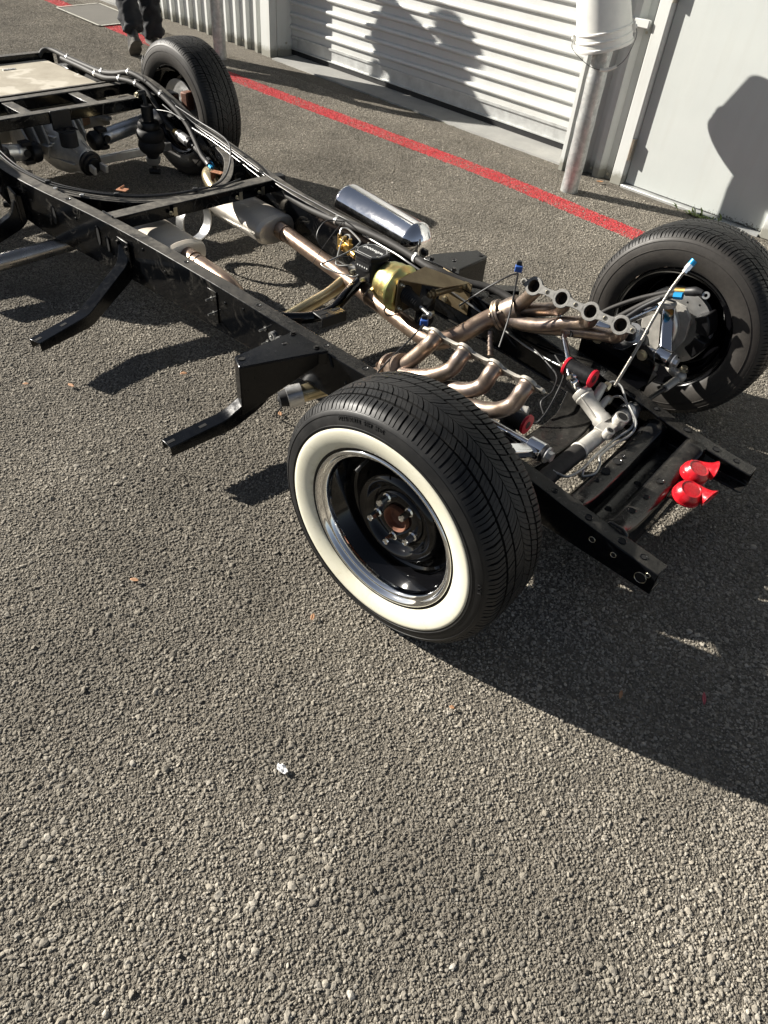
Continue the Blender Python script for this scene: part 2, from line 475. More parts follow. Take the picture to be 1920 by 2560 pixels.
class MB:
    def __init__(self):
        self.v = []
        self.f = []

    def add(self, vs, fs):
        o = len(self.v)
        self.v += [tuple(p) for p in vs]
        self.f += [tuple(i + o for i in f) for f in fs]
        return self

    def box(self, c, s, rot=None):
        hx, hy, hz = s[0] / 2, s[1] / 2, s[2] / 2
        vs = [Vector((x, y, z)) for x in (-hx, hx) for y in (-hy, hy) for z in (-hz, hz)]
        if rot is not None:
            mm = rot if isinstance(rot, Matrix) else Matrix.Rotation(rot, 3, 'Z')
            vs = [mm @ p for p in vs]
        vs = [p + Vector(c) for p in vs]
        return self.add(vs, [(0, 1, 3, 2), (4, 6, 7, 5), (0, 4, 5, 1), (2, 3, 7, 6), (0, 2, 6, 4), (1, 5, 7, 3)])

    def beam(self, a, b, w, h, side=None):
        """box from a to b, w across, h high"""
        a, b = Vector(a), Vector(b)
        d = (b - a).normalized()
        s = Vector(side) if side else d.cross(Vector((0, 0, 1)))
        if s.length < 1e-4:
            s = Vector((1, 0, 0))
        s.normalize()
        u = s.cross(d).normalized()
        vs = []
        for p in (a, b):
            for i, j in ((-1, -1), (1, -1), (1, 1), (-1, 1)):
                vs.append(p + s * (i * w / 2) + u * (j * h / 2))
        return self.add(vs, [(3, 2, 1, 0), (4, 5, 6, 7), (0, 1, 5, 4), (1, 2, 6, 5), (2, 3, 7, 6), (3, 0, 4, 7)])

    def sweep(self, pts, sect, ups=None):
        """sweep of a closed section [(side, up)] or a list of sections along points, z kept up"""
        P = [Vector(p) for p in pts]
        vs = []
        k = None
        for i, p in enumerate(P):
            d = (P[min(i + 1, len(P) - 1)] - P[max(i - 1, 0)]).normalized()
            s = d.cross(Vector((0, 0, 1))).normalized()
            u = s.cross(d).normalized()
            sc = sect[i] if isinstance(sect[0], list) else sect
            k = len(sc)
            for a, b in sc:
                vs.append(p + s * a + u * b)
        fs = []
        for i in range(len(P) - 1):
            for j in range(k):
                fs.append((i * k + j, i * k + (j + 1) % k, (i + 1) * k + (j + 1) % k, (i + 1) * k + j))
        fs.append(tuple(range(k))[::-1])
        fs.append(tuple((len(P) - 1) * k + j for j in range(k)))
        return self.add(vs, fs)

    def tube(self, pts, r, seg=12, cap=True, smooth=0):
        P = spline(pts, smooth) if smooth and len(pts) > 2 else [Vector(p) for p in pts]
        n = len(P)
        rs = r if isinstance(r, (list, tuple)) else None
        d0 = (P[1] - P[0]).normalized()
        _, u, w = basis(d0)
        vs, fs = [], []
        prev = d0
        for i, p in enumerate(P):
            d = (P[min(i + 1, n - 1)] - P[max(i - 1, 0)]).normalized()
            q = prev.rotation_difference(d)
            u = q @ u
            w = q @ w
            prev = d
            if rs:
                t = i / (n - 1) * (len(rs) - 1)
                k = min(int(t), len(rs) - 2)
                rr = rs[k] + (rs[k + 1] - rs[k]) * (t - k)
            else:
                rr = r
            for s in range(seg):
                a = 2 * math.pi * s / seg
                vs.append(p + (u * math.cos(a) + w * math.sin(a)) * rr)
        for i in range(n - 1):
            for s in range(seg):
                fs.append((i * seg + s, i * seg + (s + 1) % seg, (i + 1) * seg + (s + 1) % seg, (i + 1) * seg + s))
        if cap:
            fs.append(tuple(range(seg))[::-1])
            fs.append(tuple((n - 1) * seg + s for s in range(seg)))
        return self.add(vs, fs)

    def lathe(self, prof, o, axis, seg=48, closed=False, sx=1.0, sy=1.0):
        """profile [(radius, height along axis)]"""
        a, u, w = basis(axis)
        o = Vector(o)
        vs, fs = [], []
        k = len(prof)
        for s in range(seg):
            t = 2 * math.pi * s / seg
            d = u * math.cos(t) * sx + w * math.sin(t) * sy
            for r, h in prof:
                vs.append(o + a * h + d * r)
        rng_ = range(k if closed else k - 1)
        for s in range(seg):
            t = (s + 1) % seg
            for j in rng_:
                fs.append((s * k + j, t * k + j, t * k + (j + 1) % k, s * k + (j + 1) % k))
        return self.add(vs, fs)

    def cyl(self, a, b, r, seg=16, r2=None):
        a, b = Vector(a), Vector(b)
        L = (b - a).length
        r2 = r if r2 is None else r2
        self.lathe([(0.0001, 0), (r, 0), (r2, L), (0.0001, L)], a, b - a, seg)
        return self

    def prism(self, poly, o, ux, uy, th):
        """polygon in the plane (ux, uy) through o, thickness th along the normal"""
        o, ux, uy = Vector(o), Vector(ux), Vector(uy)
        nrm = ux.cross(uy).normalized()
        k = len(poly)
        vs = [o + ux * a + uy * b for a, b in poly] + [o + ux * a + uy * b + nrm * th for a, b in poly]
        fs = [tuple(range(k))[::-1], tuple(range(k, 2 * k))] + [(i, (i + 1) % k, k + (i + 1) % k, k + i) for i in range(k)]
        return self.add(vs, fs)

    def sphere(self, c, r, seg=14, rings=8, s=(1, 1, 1)):
        prof = [(max(1e-4, r * math.sin(math.pi * i / rings)), -r * math.cos(math.pi * i / rings)) for i in range(rings + 1)]
        n0 = len(self.v)
        self.lathe(prof, (0, 0, 0), (0, 0, 1), seg)
        for i in range(n0, len(self.v)):
            x, y, z = self.v[i]
            self.v[i] = (c[0] + x * s[0], c[1] + y * s[1], c[2] + z * s[2])
        return self

    def bolt(self, p, axis, r=0.009, h=0.007, washer=True):
        a = Vector(axis).normalized()
        p = Vector(p)
        if washer:
            self.cyl(p, p + a * 0.002, r * 1.45, 16)
        self.cyl(p + a * 0.002, p + a * (0.002 + h), r, 6)
        return self

    def mesh(self, name, mat, angle=38):
        me = bpy.data.meshes.new(name)
        me.from_pydata(self.v, [], self.f)
        me.materials.append(MATS[mat])
        me.polygons.foreach_set('use_smooth', [True] * len(me.polygons))
        me.update()
        try:
            me.set_sharp_from_angle(angle=R(angle))
        except Exception:
            pass
        return me

    def build(self, name, mat, parent=None, bevel=0.0, angle=38, seg=2):
        return link(name, self.mesh(name, mat, angle), parent, bevel, seg)


def link(name, me, parent=None, bevel=0.0, seg=2):
    o = bpy.data.objects.new(name, me)
    C.objects.link(o)
    if parent is not None:
        o.parent = parent
    if bevel:
        b = o.modifiers.new('bevel', 'BEVEL')
        b.width = bevel
        b.segments = seg
        b.limit_method = 'ANGLE'
        b.angle_limit = R(40)
        b.harden_normals = False
    return o


def empty(name, loc=(0, 0, 0), rz=0.0, parent=None):
    o = bpy.data.objects.new(name, None)
    o.empty_display_size = 0.1
    C.objects.link(o)
    o.location = loc
    o.rotation_euler = (0, 0, rz)
    if parent is not None:
        o.parent = parent
    return o


def tag(o, label=None, cat=None, group=None, kind=None):
    if label:
        o['label'] = label
    if cat:
        o['category'] = cat
    if group:
        o['group'] = group
    if kind:
        o['kind'] = kind
    return o


def text_mesh(s, size, depth=0.0008, font_bold=False, spacing=1.0):
    cu = bpy.data.curves.new('lettering', 'FONT')
    cu.body = s
    cu.size = size
    cu.extrude = depth
    cu.align_x = 'CENTER'
    cu.align_y = 'CENTER'
    cu.space_character = spacing
    if font_bold:
        cu.offset = size * 0.012
    o = bpy.data.objects.new('lettering', cu)
    C.objects.link(o)
    dg = bpy.context.evaluated_depsgraph_get()
    me = bpy.data.meshes.new_from_object(o.evaluated_get(dg))
    bpy.data.objects.remove(o)
    return me


def place_mesh(me, fn):
    for vv in me.vertices:
        vv.co = fn(vv.co)
    me.update()


# ------------------------------------------------------------------ ground
g = MB()
g.add([(-250, -250, 0), (250, -250, 0), (250, 250, 0), (-250, 250, 0)], [(0, 1, 2, 3)])
ground = g.build('asphalt_ground', 'asphalt')
tag(ground, 'coarse sunlit grey-brown asphalt yard under the chassis', None, None, 'structure')

# loose and half-bedded aggregate standing proud of the asphalt
ico_t = (1 + 5 ** 0.5) / 2
ico_v = np.array([(-1, ico_t, 0), (1, ico_t, 0), (-1, -ico_t, 0), (1, -ico_t, 0), (0, -1, ico_t), (0, 1, ico_t), (0, -1, -ico_t), (0, 1, -ico_t), (ico_t, 0, -1), (ico_t, 0, 1), (-ico_t, 0, -1), (-ico_t, 0, 1)], float)
ico_v /= np.linalg.norm(ico_v[0])
ico_f = np.array([(0, 11, 5), (0, 5, 1), (0, 1, 7), (0, 7, 10), (0, 10, 11), (1, 5, 9), (5, 11, 4), (11, 10, 2), (10, 7, 6), (7, 1, 8), (3, 9, 4), (3, 4, 2), (3, 2, 6), (3, 6, 8), (3, 8, 9), (4, 9, 5), (2, 4, 11), (6, 2, 10), (8, 6, 7), (9, 8, 1)], int)
def stone_mesh(name, px, py, size, base_v, base_f, smooth, jl=0.74, jh=1.2, sink=0.22):
    """one mesh of many stones, each with its own shape, tilt and tint"""
    n_st, nv = len(px), len(base_v)
    sc3 = np.stack([size * rng.uniform(0.75, 1.5, n_st), size * rng.uniform(0.7, 1.2, n_st), size * rng.uniform(0.40, 0.68, n_st)], 1)
    ang = rng.uniform(0, 2 * np.pi, n_st)
    tilt = rng.normal(0, 0.4, n_st)
    P_ = base_v[None] * rng.uniform(jl, jh, (n_st, nv, 1)) * sc3[:, None, :]
    ct, st = np.cos(tilt)[:, None], np.sin(tilt)[:, None]
    y2 = P_[:, :, 1] * ct - P_[:, :, 2] * st
    z2 = P_[:, :, 1] * st + P_[:, :, 2] * ct
    ca, sa = np.cos(ang)[:, None], np.sin(ang)[:, None]
    x3 = P_[:, :, 0] * ca - y2 * sa
    y3 = P_[:, :, 0] * sa + y2 * ca
    verts = np.stack([x3 + px[:, None], y3 + py[:, None], z2 + (size * sink)[:, None]], 2).reshape(-1, 3)
    faces = (base_f[None] + (np.arange(n_st) * nv)[:, None, None]).reshape(-1, 3)
    me = bpy.data.meshes.new(name)
    me.vertices.add(len(verts))
    me.vertices.foreach_set('co', verts.astype(np.float32).ravel())
    me.loops.add(faces.size)
    me.loops.foreach_set('vertex_index', faces.astype(np.int32).ravel())
    me.polygons.add(len(faces))
    me.polygons.foreach_set('loop_start', (np.arange(len(faces)) * 3).astype(np.int32))
    me.update(calc_edges=True)
    ca_ = me.color_attributes.new('tint', 'FLOAT_COLOR', 'POINT')
    t1 = np.repeat(np.clip(rng.normal(0.47, 0.22, n_st), 0, 0.94) + 0.06 * (rng.random(n_st) < 0.03), nv)
    t2 = np.repeat(rng.random(n_st) ** 2, nv)
    ca_.data.foreach_set('color', np.stack([t1, t2, t2, np.ones_like(t1)], 1).astype(np.float32).ravel())
    me.materials.append(MATS['gravel_stone'])
    me.polygons.foreach_set('use_smooth', np.full(len(faces), smooth))
    return me


# once-subdivided icosahedron for the bigger stones
edge, sv, sf = {}, [tuple(v_) for v_ in ico_v], []


def midp(i, j):
    k = (min(i, j), max(i, j))
    if k not in edge:
        q_ = (np.array(sv[i]) + np.array(sv[j])) / 2
        sv.append(tuple(q_ / np.linalg.norm(q_)))
        edge[k] = len(sv) - 1
    return edge[k]


for a_, b_, c_ in ico_f:
    ab, bc_, ca2 = midp(a_, b_), midp(b_, c_), midp(c_, a_)
    sf += [(a_, ab, ca2), (b_, bc_, ab), (c_, ca2, bc_), (ab, bc_, ca2)]
ico2_v, ico2_f = np.array(sv), np.array(sf)

# fine aggregate: four patches of packed grains, laid out over the yard
TILE = 0.6
tiles = []
for k in range(4):
    n = 8600
    px, py = rng.uniform(-TILE / 2, TILE / 2, n), rng.uniform(-TILE / 2, TILE / 2, n)
    sz = 0.0017 + 0.0023 * rng.random(n) ** 1.5
    mid = rng.random(n) < 0.05
    sz[mid] = 0.0036 + 0.0022 * rng.random(mid.sum())
    tiles.append(bpy.data.objects.new('gravel_patch', stone_mesh('gravel_patch', px, py, sz, ico_v, ico_f, False, sink=0.30)))
pts, var, rot = [], [], []
for i in range(-16, 5):
    for j in range(-4, 5):
        pts.append((0.15 + i * TILE, 0.05 + j * TILE, 0.0))
        var.append(int(rng.integers(0, 4)))
        rot.append(float(rng.integers(0, 4)) * math.pi / 2)
me = bpy.data.meshes.new('fine_gravel')
me.from_pydata(pts, [], [])
me.attributes.new('variant', 'INT', 'POINT').data.foreach_set('value', var)
me.attributes.new('turn', 'FLOAT', 'POINT').data.foreach_set('value', rot)
fine = link('fine_gravel', me)
gt = bpy.data.node_groups.new('lay_gravel', 'GeometryNodeTree')
gt.interface.new_socket('Geometry', in_out='INPUT', socket_type='NodeSocketGeometry')
gt.interface.new_socket('Geometry', in_out='OUTPUT', socket_type='NodeSocketGeometry')
gi, go = gt.nodes.new('NodeGroupInput'), gt.nodes.new('NodeGroupOutput')
jn = gt.nodes.new('GeometryNodeJoinGeometry')
nv_ = gt.nodes.new('GeometryNodeInputNamedAttribute')
nv_.data_type = 'INT'
nv_.inputs['Name'].default_value = 'variant'
nr_ = gt.nodes.new('GeometryNodeInputNamedAttribute')
nr_.data_type = 'FLOAT'
nr_.inputs['Name'].default_value = 'turn'
cx_ = gt.nodes.new('ShaderNodeCombineXYZ')
gt.links.new(nr_.outputs['Attribute'], cx_.inputs['Z'])
er_ = gt.nodes.new('FunctionNodeEulerToRotation')
gt.links.new(cx_.outputs[0], er_.inputs[0])
for k in range(4):
    oi = gt.nodes.new('GeometryNodeObjectInfo')
    oi.inputs['Object'].default_value = tiles[k]
    cp = gt.nodes.new('FunctionNodeCompare')
    cp.data_type = 'INT'
    cp.operation = 'EQUAL'
    ib = [x_ for x_ in cp.inputs if x_.enabled and x_.type == 'INT']
    gt.links.new(nv_.outputs['Attribute'], ib[0])
    ib[1].default_value = k
    ip = gt.nodes.new('GeometryNodeInstanceOnPoints')
    gt.links.new(gi.outputs[0], ip.inputs['Points'])
    gt.links.new(cp.outputs[0], ip.inputs['Selection'])
    gt.links.new(oi.outputs['Geometry'], ip.inputs['Instance'])
    gt.links.new(er_.outputs[0], ip.inputs['Rotation'])
    gt.links.new(ip.outputs[0], jn.inputs[0])
gt.links.new(jn.outputs[0], go.inputs[0])
fine.modifiers.new('lay', 'NODES').node_group = gt
tag(fine, 'fine packed grey-brown grains of the asphalt surface', None, None, 'stuff')

# bigger stones, more of them where the binder has worn away
N_TRY = 90000
px = rng.uniform(-4.9, 1.75, N_TRY)
py = rng.uniform(-2.2, 2.1, N_TRY)
dist = np.hypot(px - 0.35, py + 1.25)
wob = np.sin(px * 2.3 + 1.7 * np.sin(py * 1.9)) + np.sin(py * 3.1 + 1.3 * np.sin(px * 2.7 + 1)) + 0.9 * np.sin(px * 9.1 + py * 6.3 + 2 * np.sin(py * 7)) + 0.8 * np.sin(py * 13.0 - px * 8.0 + 2 * np.sin(px * 11))
patchy = np.clip(0.30 + 0.30 * wob, 0, 1)
# three raveled spots where the binder has gone
for cx_, cy_, cr_ in ((0.17, -1.30, 0.13), (-0.02, -1.52, 0.10), (-0.42, -1.28, 0.13), (0.08, -1.12, 0.10), (0.62, -1.28, 0.13), (-0.75, -1.05, 0.2), (-0.55, -1.0, 0.34), (-0.30, -1.15, 0.14)):
    patchy = np.maximum(patchy, np.clip(1.35 - np.hypot(px - cx_, py - cy_) / cr_, 0, 1))
keep_p = np.clip(1.1 - 0.30 * dist, 0.05, 1.0) * (0.14 + 0.86 * patchy ** 1.6) * 0.80
sel = rng.random(N_TRY) < keep_p
px, py, patchy = px[sel], py[sel], patchy[sel]
size = 0.0031 + 0.0042 * rng.random(len(px)) ** 2.4
huge = rng.random(len(px)) < 0.018 + 0.085 * patchy ** 3
size[huge] = 0.0055 + 0.0042 * rng.random(huge.sum()) ** 1.4
gravel = link('gravel', stone_mesh('gravel', px, py, size, ico2_v, ico2_f, False, 0.82, 1.14, 0.05))
tag(gravel, 'larger grey aggregate stones bedded in the worn asphalt', None, None, 'stuff')
print('stones', len(px))

# red painted line, with the gap where the square cover lies
red_c = [(-14.0, 2.95), (-7.75, 2.52), (-7.45, 2.5)], [(-6.95, 2.45), (-4.70, 2.30), (-3.3, 2.29), (-1.95, 2.285), (-0.9, 2.205), (0.6, 2.11), (4.0, 1.95), (9.0, 1.7)]
for run in red_c:
    pts = spline([(x, y, 0) for x, y in run], 14)
    mb = MB()
    vs, fs = [], []
    for i, p in enumerate(pts):
        d = (pts[min(i + 1, len(pts) - 1)] - pts[max(i - 1, 0)]).normalized()
        nrm = Vector((-d.y, d.x, 0))
        w1 = 0.078 + 0.004 * math.sin(i * 1.7) + random.uniform(-0.006, 0.006)
        w2 = 0.078 + 0.004 * math.sin(i * 2.3 + 1) + random.uniform(-0.006, 0.006)
        vs += [p + nrm * w1 + Vector((0, 0, 0.0012)), p - nrm * w2 + Vector((0, 0, 0.0012))]
        if i:
            fs.append((2 * i - 2, 2 * i - 1, 2 * i + 1, 2 * i))
    mb.add(vs, fs)
    o = mb.build('painted_line', 'red_paint')
    tag(o, 'worn red paint line on the asphalt', None, None, 'structure')

q = [(-7.56, 2.36), (-6.66, 2.31), (-6.68, 2.80), (-7.60, 2.86)]
mb = MB()
mb.add([(x, y, 0.008) for x, y in q], [(0, 1, 2, 3)])
pit = mb.build('utility_cover', 'patch_cover')
tag(pit, 'square grey utility cover set in the asphalt behind the boots', 'cover')
for i in range(4):
    a, b = Vector((*q[i], 0.012)), Vector((*q[(i + 1) % 4], 0.012))
    d = (b - a).normalized()
    nn = Vector((-d.y, d.x, 0)) * 0.012
    mb = MB()
    mb.add([a - nn - d * 0.012, b - nn + d * 0.012, b + nn + d * 0.012, a + nn - d * 0.012], [(0, 1, 2, 3)])
    mb.build('border', 'patch_paint', pit)

# ------------------------------------------------------------------ storage building (local x along the wall, y into it)
bld = empty('storage_building', (-1.325, 2.888, 0), R(-2.4))
tag(bld, 'white corrugated metal storage building with roll-up door', 'building')


def rib_sheet(x0, x1, z0, z1, ribs, name='wall_panel', depth=0.032, flange=0.012):
    """steel sheet with raised ribs (list of (xa, xb)) seen from -y"""
    prof = [(x0, 0.0)]
    for a, b in ribs:
        prof += [(a, 0.0), (a + flange, -depth), (b - flange, -depth), (b, 0.0)]
    prof.append((x1, 0.0))
    vs = [(x, y, z) for x, y in prof for z in (z0, z1)]
    fs = [(2 * i, 2 * i + 2, 2 * i + 3, 2 * i + 1) for i in range(len(prof) - 1)]
    mb = MB()
    mb.add(vs, fs)
    mb.add([(x0, 0.25, z0), (x1, 0.25, z0), (x1, 0.25, z1), (x0, 0.25, z1)], [(0, 3, 2, 1)])
    return mb.build(name, 'wall_paint', bld, angle=20)


WALL_H = 3.4
# left of the door: three sheets
xs = [-3.80, -4.26, -4.72, -5.50]
for i in range(3):
    b, a = xs[i], xs[i + 1]
    ribs = []
    x = -3.865
    while x > -5.5:
        if a - 0.001 <= x - 0.055 and x <= b:
            ribs.append((x - 0.055, x))
        x -= 0.1545
    rib_sheet(a, b, 0.0, WALL_H, sorted(ribs))
# corner trim and jamb of the roll-up door
mb = MB()
mb.box((-3.745, 0.0, WALL_H / 2 - 0.004), (0.13, 0.075, WALL_H))
mb.build('corner_trim', 'wall_paint', bld, 0.003)
mb = MB()
mb.box((-3.70, 0.135, 1.55), (0.05, 0.19, 3.1))
mb.build('door_jamb', 'wall_paint', bld, 0.003)
for z in (0.06, 0.10, 0.6, 1.1):
    mb = MB()
    mb.bolt((-3.675, 0.06 if z != 0.10 else 0.14, z), (1, 0, 0), 0.007, 0.005)
    mb.build('screw', 'hinge_steel', bld)
for x, z in ((-3.905, 0.05), (-4.21, 0.05), (-4.52, 0.05)):
    mb = MB()
    mb.bolt((x + 0.075, -0.001, z), (0, -1, 0), 0.006, 0.005)
    mb.build('screw', 'hinge_steel', bld)
# second bay further along
mb = MB()
mb.box((-5.55, 0.02, WALL_H / 2), (0.09, 0.08, WALL_H))
mb.build('corner_trim', 'wall_paint', bld, 0.003)
rib_sheet(-9.4, -8.6, 0, WALL_H, [(-9.3 + 0.1545 * k, -9.245 + 0.1545 * k) for k in range(4)])
# narrow ribbed pier between roll-up door and white door
rib_sheet(-0.43, -0.115, 0.0, WALL_H, [(-0.372, -0.288), (-0.247, -0.160)], depth=0.05, flange=0.022)
mb = MB()
mb.prism([(-0.112, 0.03), (-0.086, -0.046), (-0.010, -0.046), (0.0, -0.03), (0.0, 0.03)], (0, 0, 0), (1, 0, 0), (0, 1, 0), WALL_H)
mb.build('door_frame', 'wall_paint', bld, 0.003)
mb = MB()
mb.box((0.985, -0.012, WALL_H / 2), (0.085, 0.07, WALL_H))
mb.build('door_frame', 'wall_paint', bld, 0.006)
rib_sheet(1.028, 4.0, 0, WALL_H, [(1.06 + 0.1545 * k, 1.115 + 0.1545 * k) for k in range(19)])
mb = MB()
mb.box((-0.178, -0.048, 0.866), (0.145, 0.03, 0.042))
mb.build('flashing', 'wall_paint', bld, 0.004)
for x, y, z in ((-0.268, -0.002, 0.03), (-0.138, -0.002, 0.03), (-0.268, -0.002, 0.8), (-0.138, -0.002, 0.82)):
    mb = MB()
    mb.bolt((x, y, z), (0, -1, 0), 0.006, 0.005)
    mb.build('screw', 'hinge_steel', bld)
mb = MB()
mb.box((-0.412, 0.02, 1.5), (0.03, 0.34, 3.0))
mb.build('door_guide', 'wall_paint', bld, 0.002)
for k in range(26):
    mb = MB()
    mb.box((-0.432, -0.06, 0.12 + k * 0.055), (0.012, 0.014, 0.018))
    mb.build('guide_slot', 'black_hole', bld)


def roll_door(x0, x1, y, n):
    d = empty('roll_up_door', (0, y, 0), 0, bld)
    pitch = 0.0905
    prof = [(0.0, 0.0), (0.0, 0.050)]
    for k in range(9):
        a = math.pi * k / 8
        prof.append((-0.025 * math.sin(a) ** 0.8, 0.071 - 0.019 * math.cos(a)))
    prof += [(0.004, 0.0905)]
    L = len(prof)
    nx = 8
    vs = []
    for i in range(nx + 1):
        xx = x0 + (x1 - x0) * i / nx
        for yy, zz in prof:
            vs.append((xx, yy + 0.0015 * math.sin(i * 2.1), zz))
    fs = [(i * L + j, (i + 1) * L + j, (i + 1) * L + j + 1, i * L + j + 1) for i in range(nx) for j in range(L - 1)]
    mb = MB()
    mb.add(vs, fs)
    me = mb.mesh('slat', 'slat_paint', 50)
    for k in range(n):
        o = link('slat', me, d)
        o.location = (0, random.uniform(-0.0015, 0.0015), 0.155 + k * pitch)
    mb = MB()
    mb.add([(x0, 0.0, 0.052), (x1, 0.0, 0.052), (x1, 0.0, 0.14), (x0, 0.0, 0.14), (x0, -0.012, 0.14), (x1, -0.012, 0.14), (x1, -0.012, 0.157), (x0, -0.012, 0.157), (x0, -0.016, 0.052), (x1, -0.016, 0.052), (x0, -0.016, 0.060), (x1, -0.016, 0.060), (x0, 0.0, 0.060), (x1, 0.0, 0.060), (x0, 0, 0.157), (x1, 0, 0.157)],
           [(12, 13, 2, 3), (3, 2, 5, 4), (4, 5, 6, 7), (7, 6, 15, 14), (8, 9, 11, 10), (10, 11, 13, 12), (0, 1, 9, 8)])
    mb.build('bottom_bar', 'door_rail_metal', d, angle=20)
    mb = MB()
    mb.box(((x0 + x1) / 2, 0.005, 0.032), (x1 - x0, 0.03, 0.05))
    mb.build('seal', 'black_rubber', d, 0.006)
    mb = MB()
    mb.box((x0 + 0.05, -0.004, 0.1), (0.07, 0.006, 0.06))
    mb.build('bottom_bracket', 'door_rail_metal', d, 0.001)
    return d


roll_door(-3.672, -0.43, 0.205, 30)
roll_door(-8.58, -5.62, 0.12, 20)
mb = MB()
mb.box((-2.65, 0.4, 3.15), (7.0, 0.4, 0.5))
mb.build('door_header', 'wall_paint', bld)
mb = MB()
mb.box((-2.5, 3.2, 3.45), (14, 6.6, 0.1))
mb.build('roof', 'wall_paint', bld)

# white hinged door
wd = empty('entry_door', (0.0, -0.010, 0.0), 0, bld)
mb = MB()
mb.box((0.472, 0.02, 1.06), (0.936, 0.04, 2.08))
mb.build('door_leaf', 'door_paint', wd, 0.003)
for z in (0.222, 1.05, 1.85):
    mb = MB()
    mb.cyl((-0.004, -0.035, z - 0.062), (-0.004, -0.035, z + 0.062), 0.009, 12)
    mb.box((0.004, -0.02, z), (0.008, 0.03, 0.124))
    mb.build('hinge', 'hinge_steel', wd)
mb = MB()
mb.box((0.47, 0.25, 2.75), (1.1, 0.3, 1.3))
mb.build('door_lintel', 'wall_paint', bld)
mb = MB()
mb.box((0.47, -0.025, 0.006), (0.94, 0.06, 0.02))
mb.build('threshold', 'door_rail_metal', bld, 0.003)

# concrete apron in front of the roll-up door
mb = MB()
z0 = []
n = 40
vs = []
for i in range(n + 1):
    x = -3.62 + (3.15) * i / n
    vs += [(x, -0.065 + random.uniform(-0.006, 0.006), 0.012), (x, 0.40, 0.014), (x, -0.068 + random.uniform(-0.006, 0.006), -0.02)]
fs = []
for i in range(n):
    a, b = 3 * i, 3 * i + 3
    fs += [(a, b, b + 1, a + 1), (a + 2, b + 2, b, a)]
mb.add(vs, fs)
apron = mb.build('concrete_apron', 'concrete')
apron.location = bld.location
apron.rotation_euler = bld.rotation_euler
tag(apron, 'grey concrete apron strip below the roll-up door', None, None, 'structure')
mb = MB()
mb.box((-7.1, -0.02, 0.0), (2.95, 0.3, 0.04))
apron2 = mb.build('concrete_apron', 'concrete')
apron2.location = bld.location
apron2.rotation_euler = bld.rotation_euler
tag(apron2, 'pale concrete apron of the next bay by the wall', None, None, 'structure')


def to_world(p):
    c, s = math.cos(R(-2.4)), math.sin(R(-2.4))
    return (-1.325 + c * p[0] - s * p[1], 2.888 + s * p[0] + c * p[1], p[2])


# moss along the apron's edge
mb = MB()
for k in range(900):
    x = random.uniform(-3.6, -0.5)
    if math.sin(x * 2.6 + 0.5) + random.uniform(-0.6, 0.6) < 0.0:
        continue
    r = random.uniform(0.002, 0.0055)
    p = to_world((x, -0.07 + random.gauss(0, 0.008), r * 0.4))
    j = [Vector((random.uniform(-1, 1), random.uniform(-1, 1), random.uniform(0.2, 1))) * r for _ in range(4)]
    mb.add([Vector(p) + q_ for q_ in j], [(0, 1, 2), (0, 2, 3), (1, 3, 2), (0, 3, 1)])
tag(mb.build('moss', 'moss'), 'yellow-green moss along the edge of the concrete apron', None, None, 'stuff')

# grit and bits of dry leaf gathered along the foot of the wall
mb = MB()
for k in range(420):
    x = random.uniform(-0.50, 1.6)
    r = random.uniform(0.0015, 0.006)
    p = Vector(to_world((x, -0.075 - abs(random.gauss(0, 0.022)), r * 0.5)))
    j = [Vector((random.uniform(-1, 1), random.uniform(-1, 1), random.uniform(0.1, 0.8))) * r for _ in range(4)]
    mb.add([p + q_ for q_ in j], [(0, 1, 2), (0, 2, 3), (1, 3, 2), (0, 3, 1)])
tag(mb.build('debris', 'boot_sole'), 'dark grit and leaf crumbs along the foot of the wall', None, None, 'stuff')

# weed at the threshold of the white door
wroot = Vector(to_world((0.58, -0.075, 0.0)))
weed = empty('weed', wroot)
tag(weed, 'small green weed growing at the threshold of the white door', 'weed')
for k in range(46):
    a = random.uniform(0, 6.28)
    L = random.uniform(0.03, 0.075)
    off = Vector((random.gauss(0, 0.055), random.gauss(0, 0.012), 0))
    d = Vector((math.cos(a), math.sin(a) * 0.5 - 0.25, random.uniform(0.25, 0.8))).normalized()
    s = d.cross(Vector((0, 0, 1))).normalized() * random.uniform(0.004, 0.008)
    base = off
    mid = base + d * L * 0.55
    tip = base + d * L + Vector((0, 0, -0.012))
    mb = MB()
    mb.add([base - s * 0.4, base + s * 0.4, mid - s, mid + s + Vector((0, 0, 0.003)), tip], [(0, 1, 3, 2), (2, 3, 4)])
    mb.build('leaf', 'weed_leaf', weed)

# ------------------------------------------------------------------ posts and bucket
def post(x, y, h, label):
    mb = MB()
    r = 0.054
    rings = 26
    prof = [(r + 0.0012 * math.sin(i * 1.3) + 0.0006 * math.sin(i * 4.1), -0.05 + (h + 0.05) * i / rings) for i in range(rings + 1)]
    mb.lathe(prof, (0, 0, 0), (0, 0, 1), 32)
    o = mb.build('bollard', 'galvanised')
    o.location = (x, y, 0)
    tag(o, label, 'bollard', 'galvanised posts by the wall')
    mb = MB()
    mb.lathe([(0.0001, h + 0.006), (0.03, h + 0.005), (0.052, h - 0.002), (0.0545, h - 0.008)], (0, 0, 0), (0, 0, 1), 32)
    mb.build('cap', 'concrete', o)
    return o


post(-1.49, 2.475, 1.0, 'galvanised steel post under the white bucket')
post(-5.165, 2.578, 1.16, 'galvanised steel post behind the rear wheel')

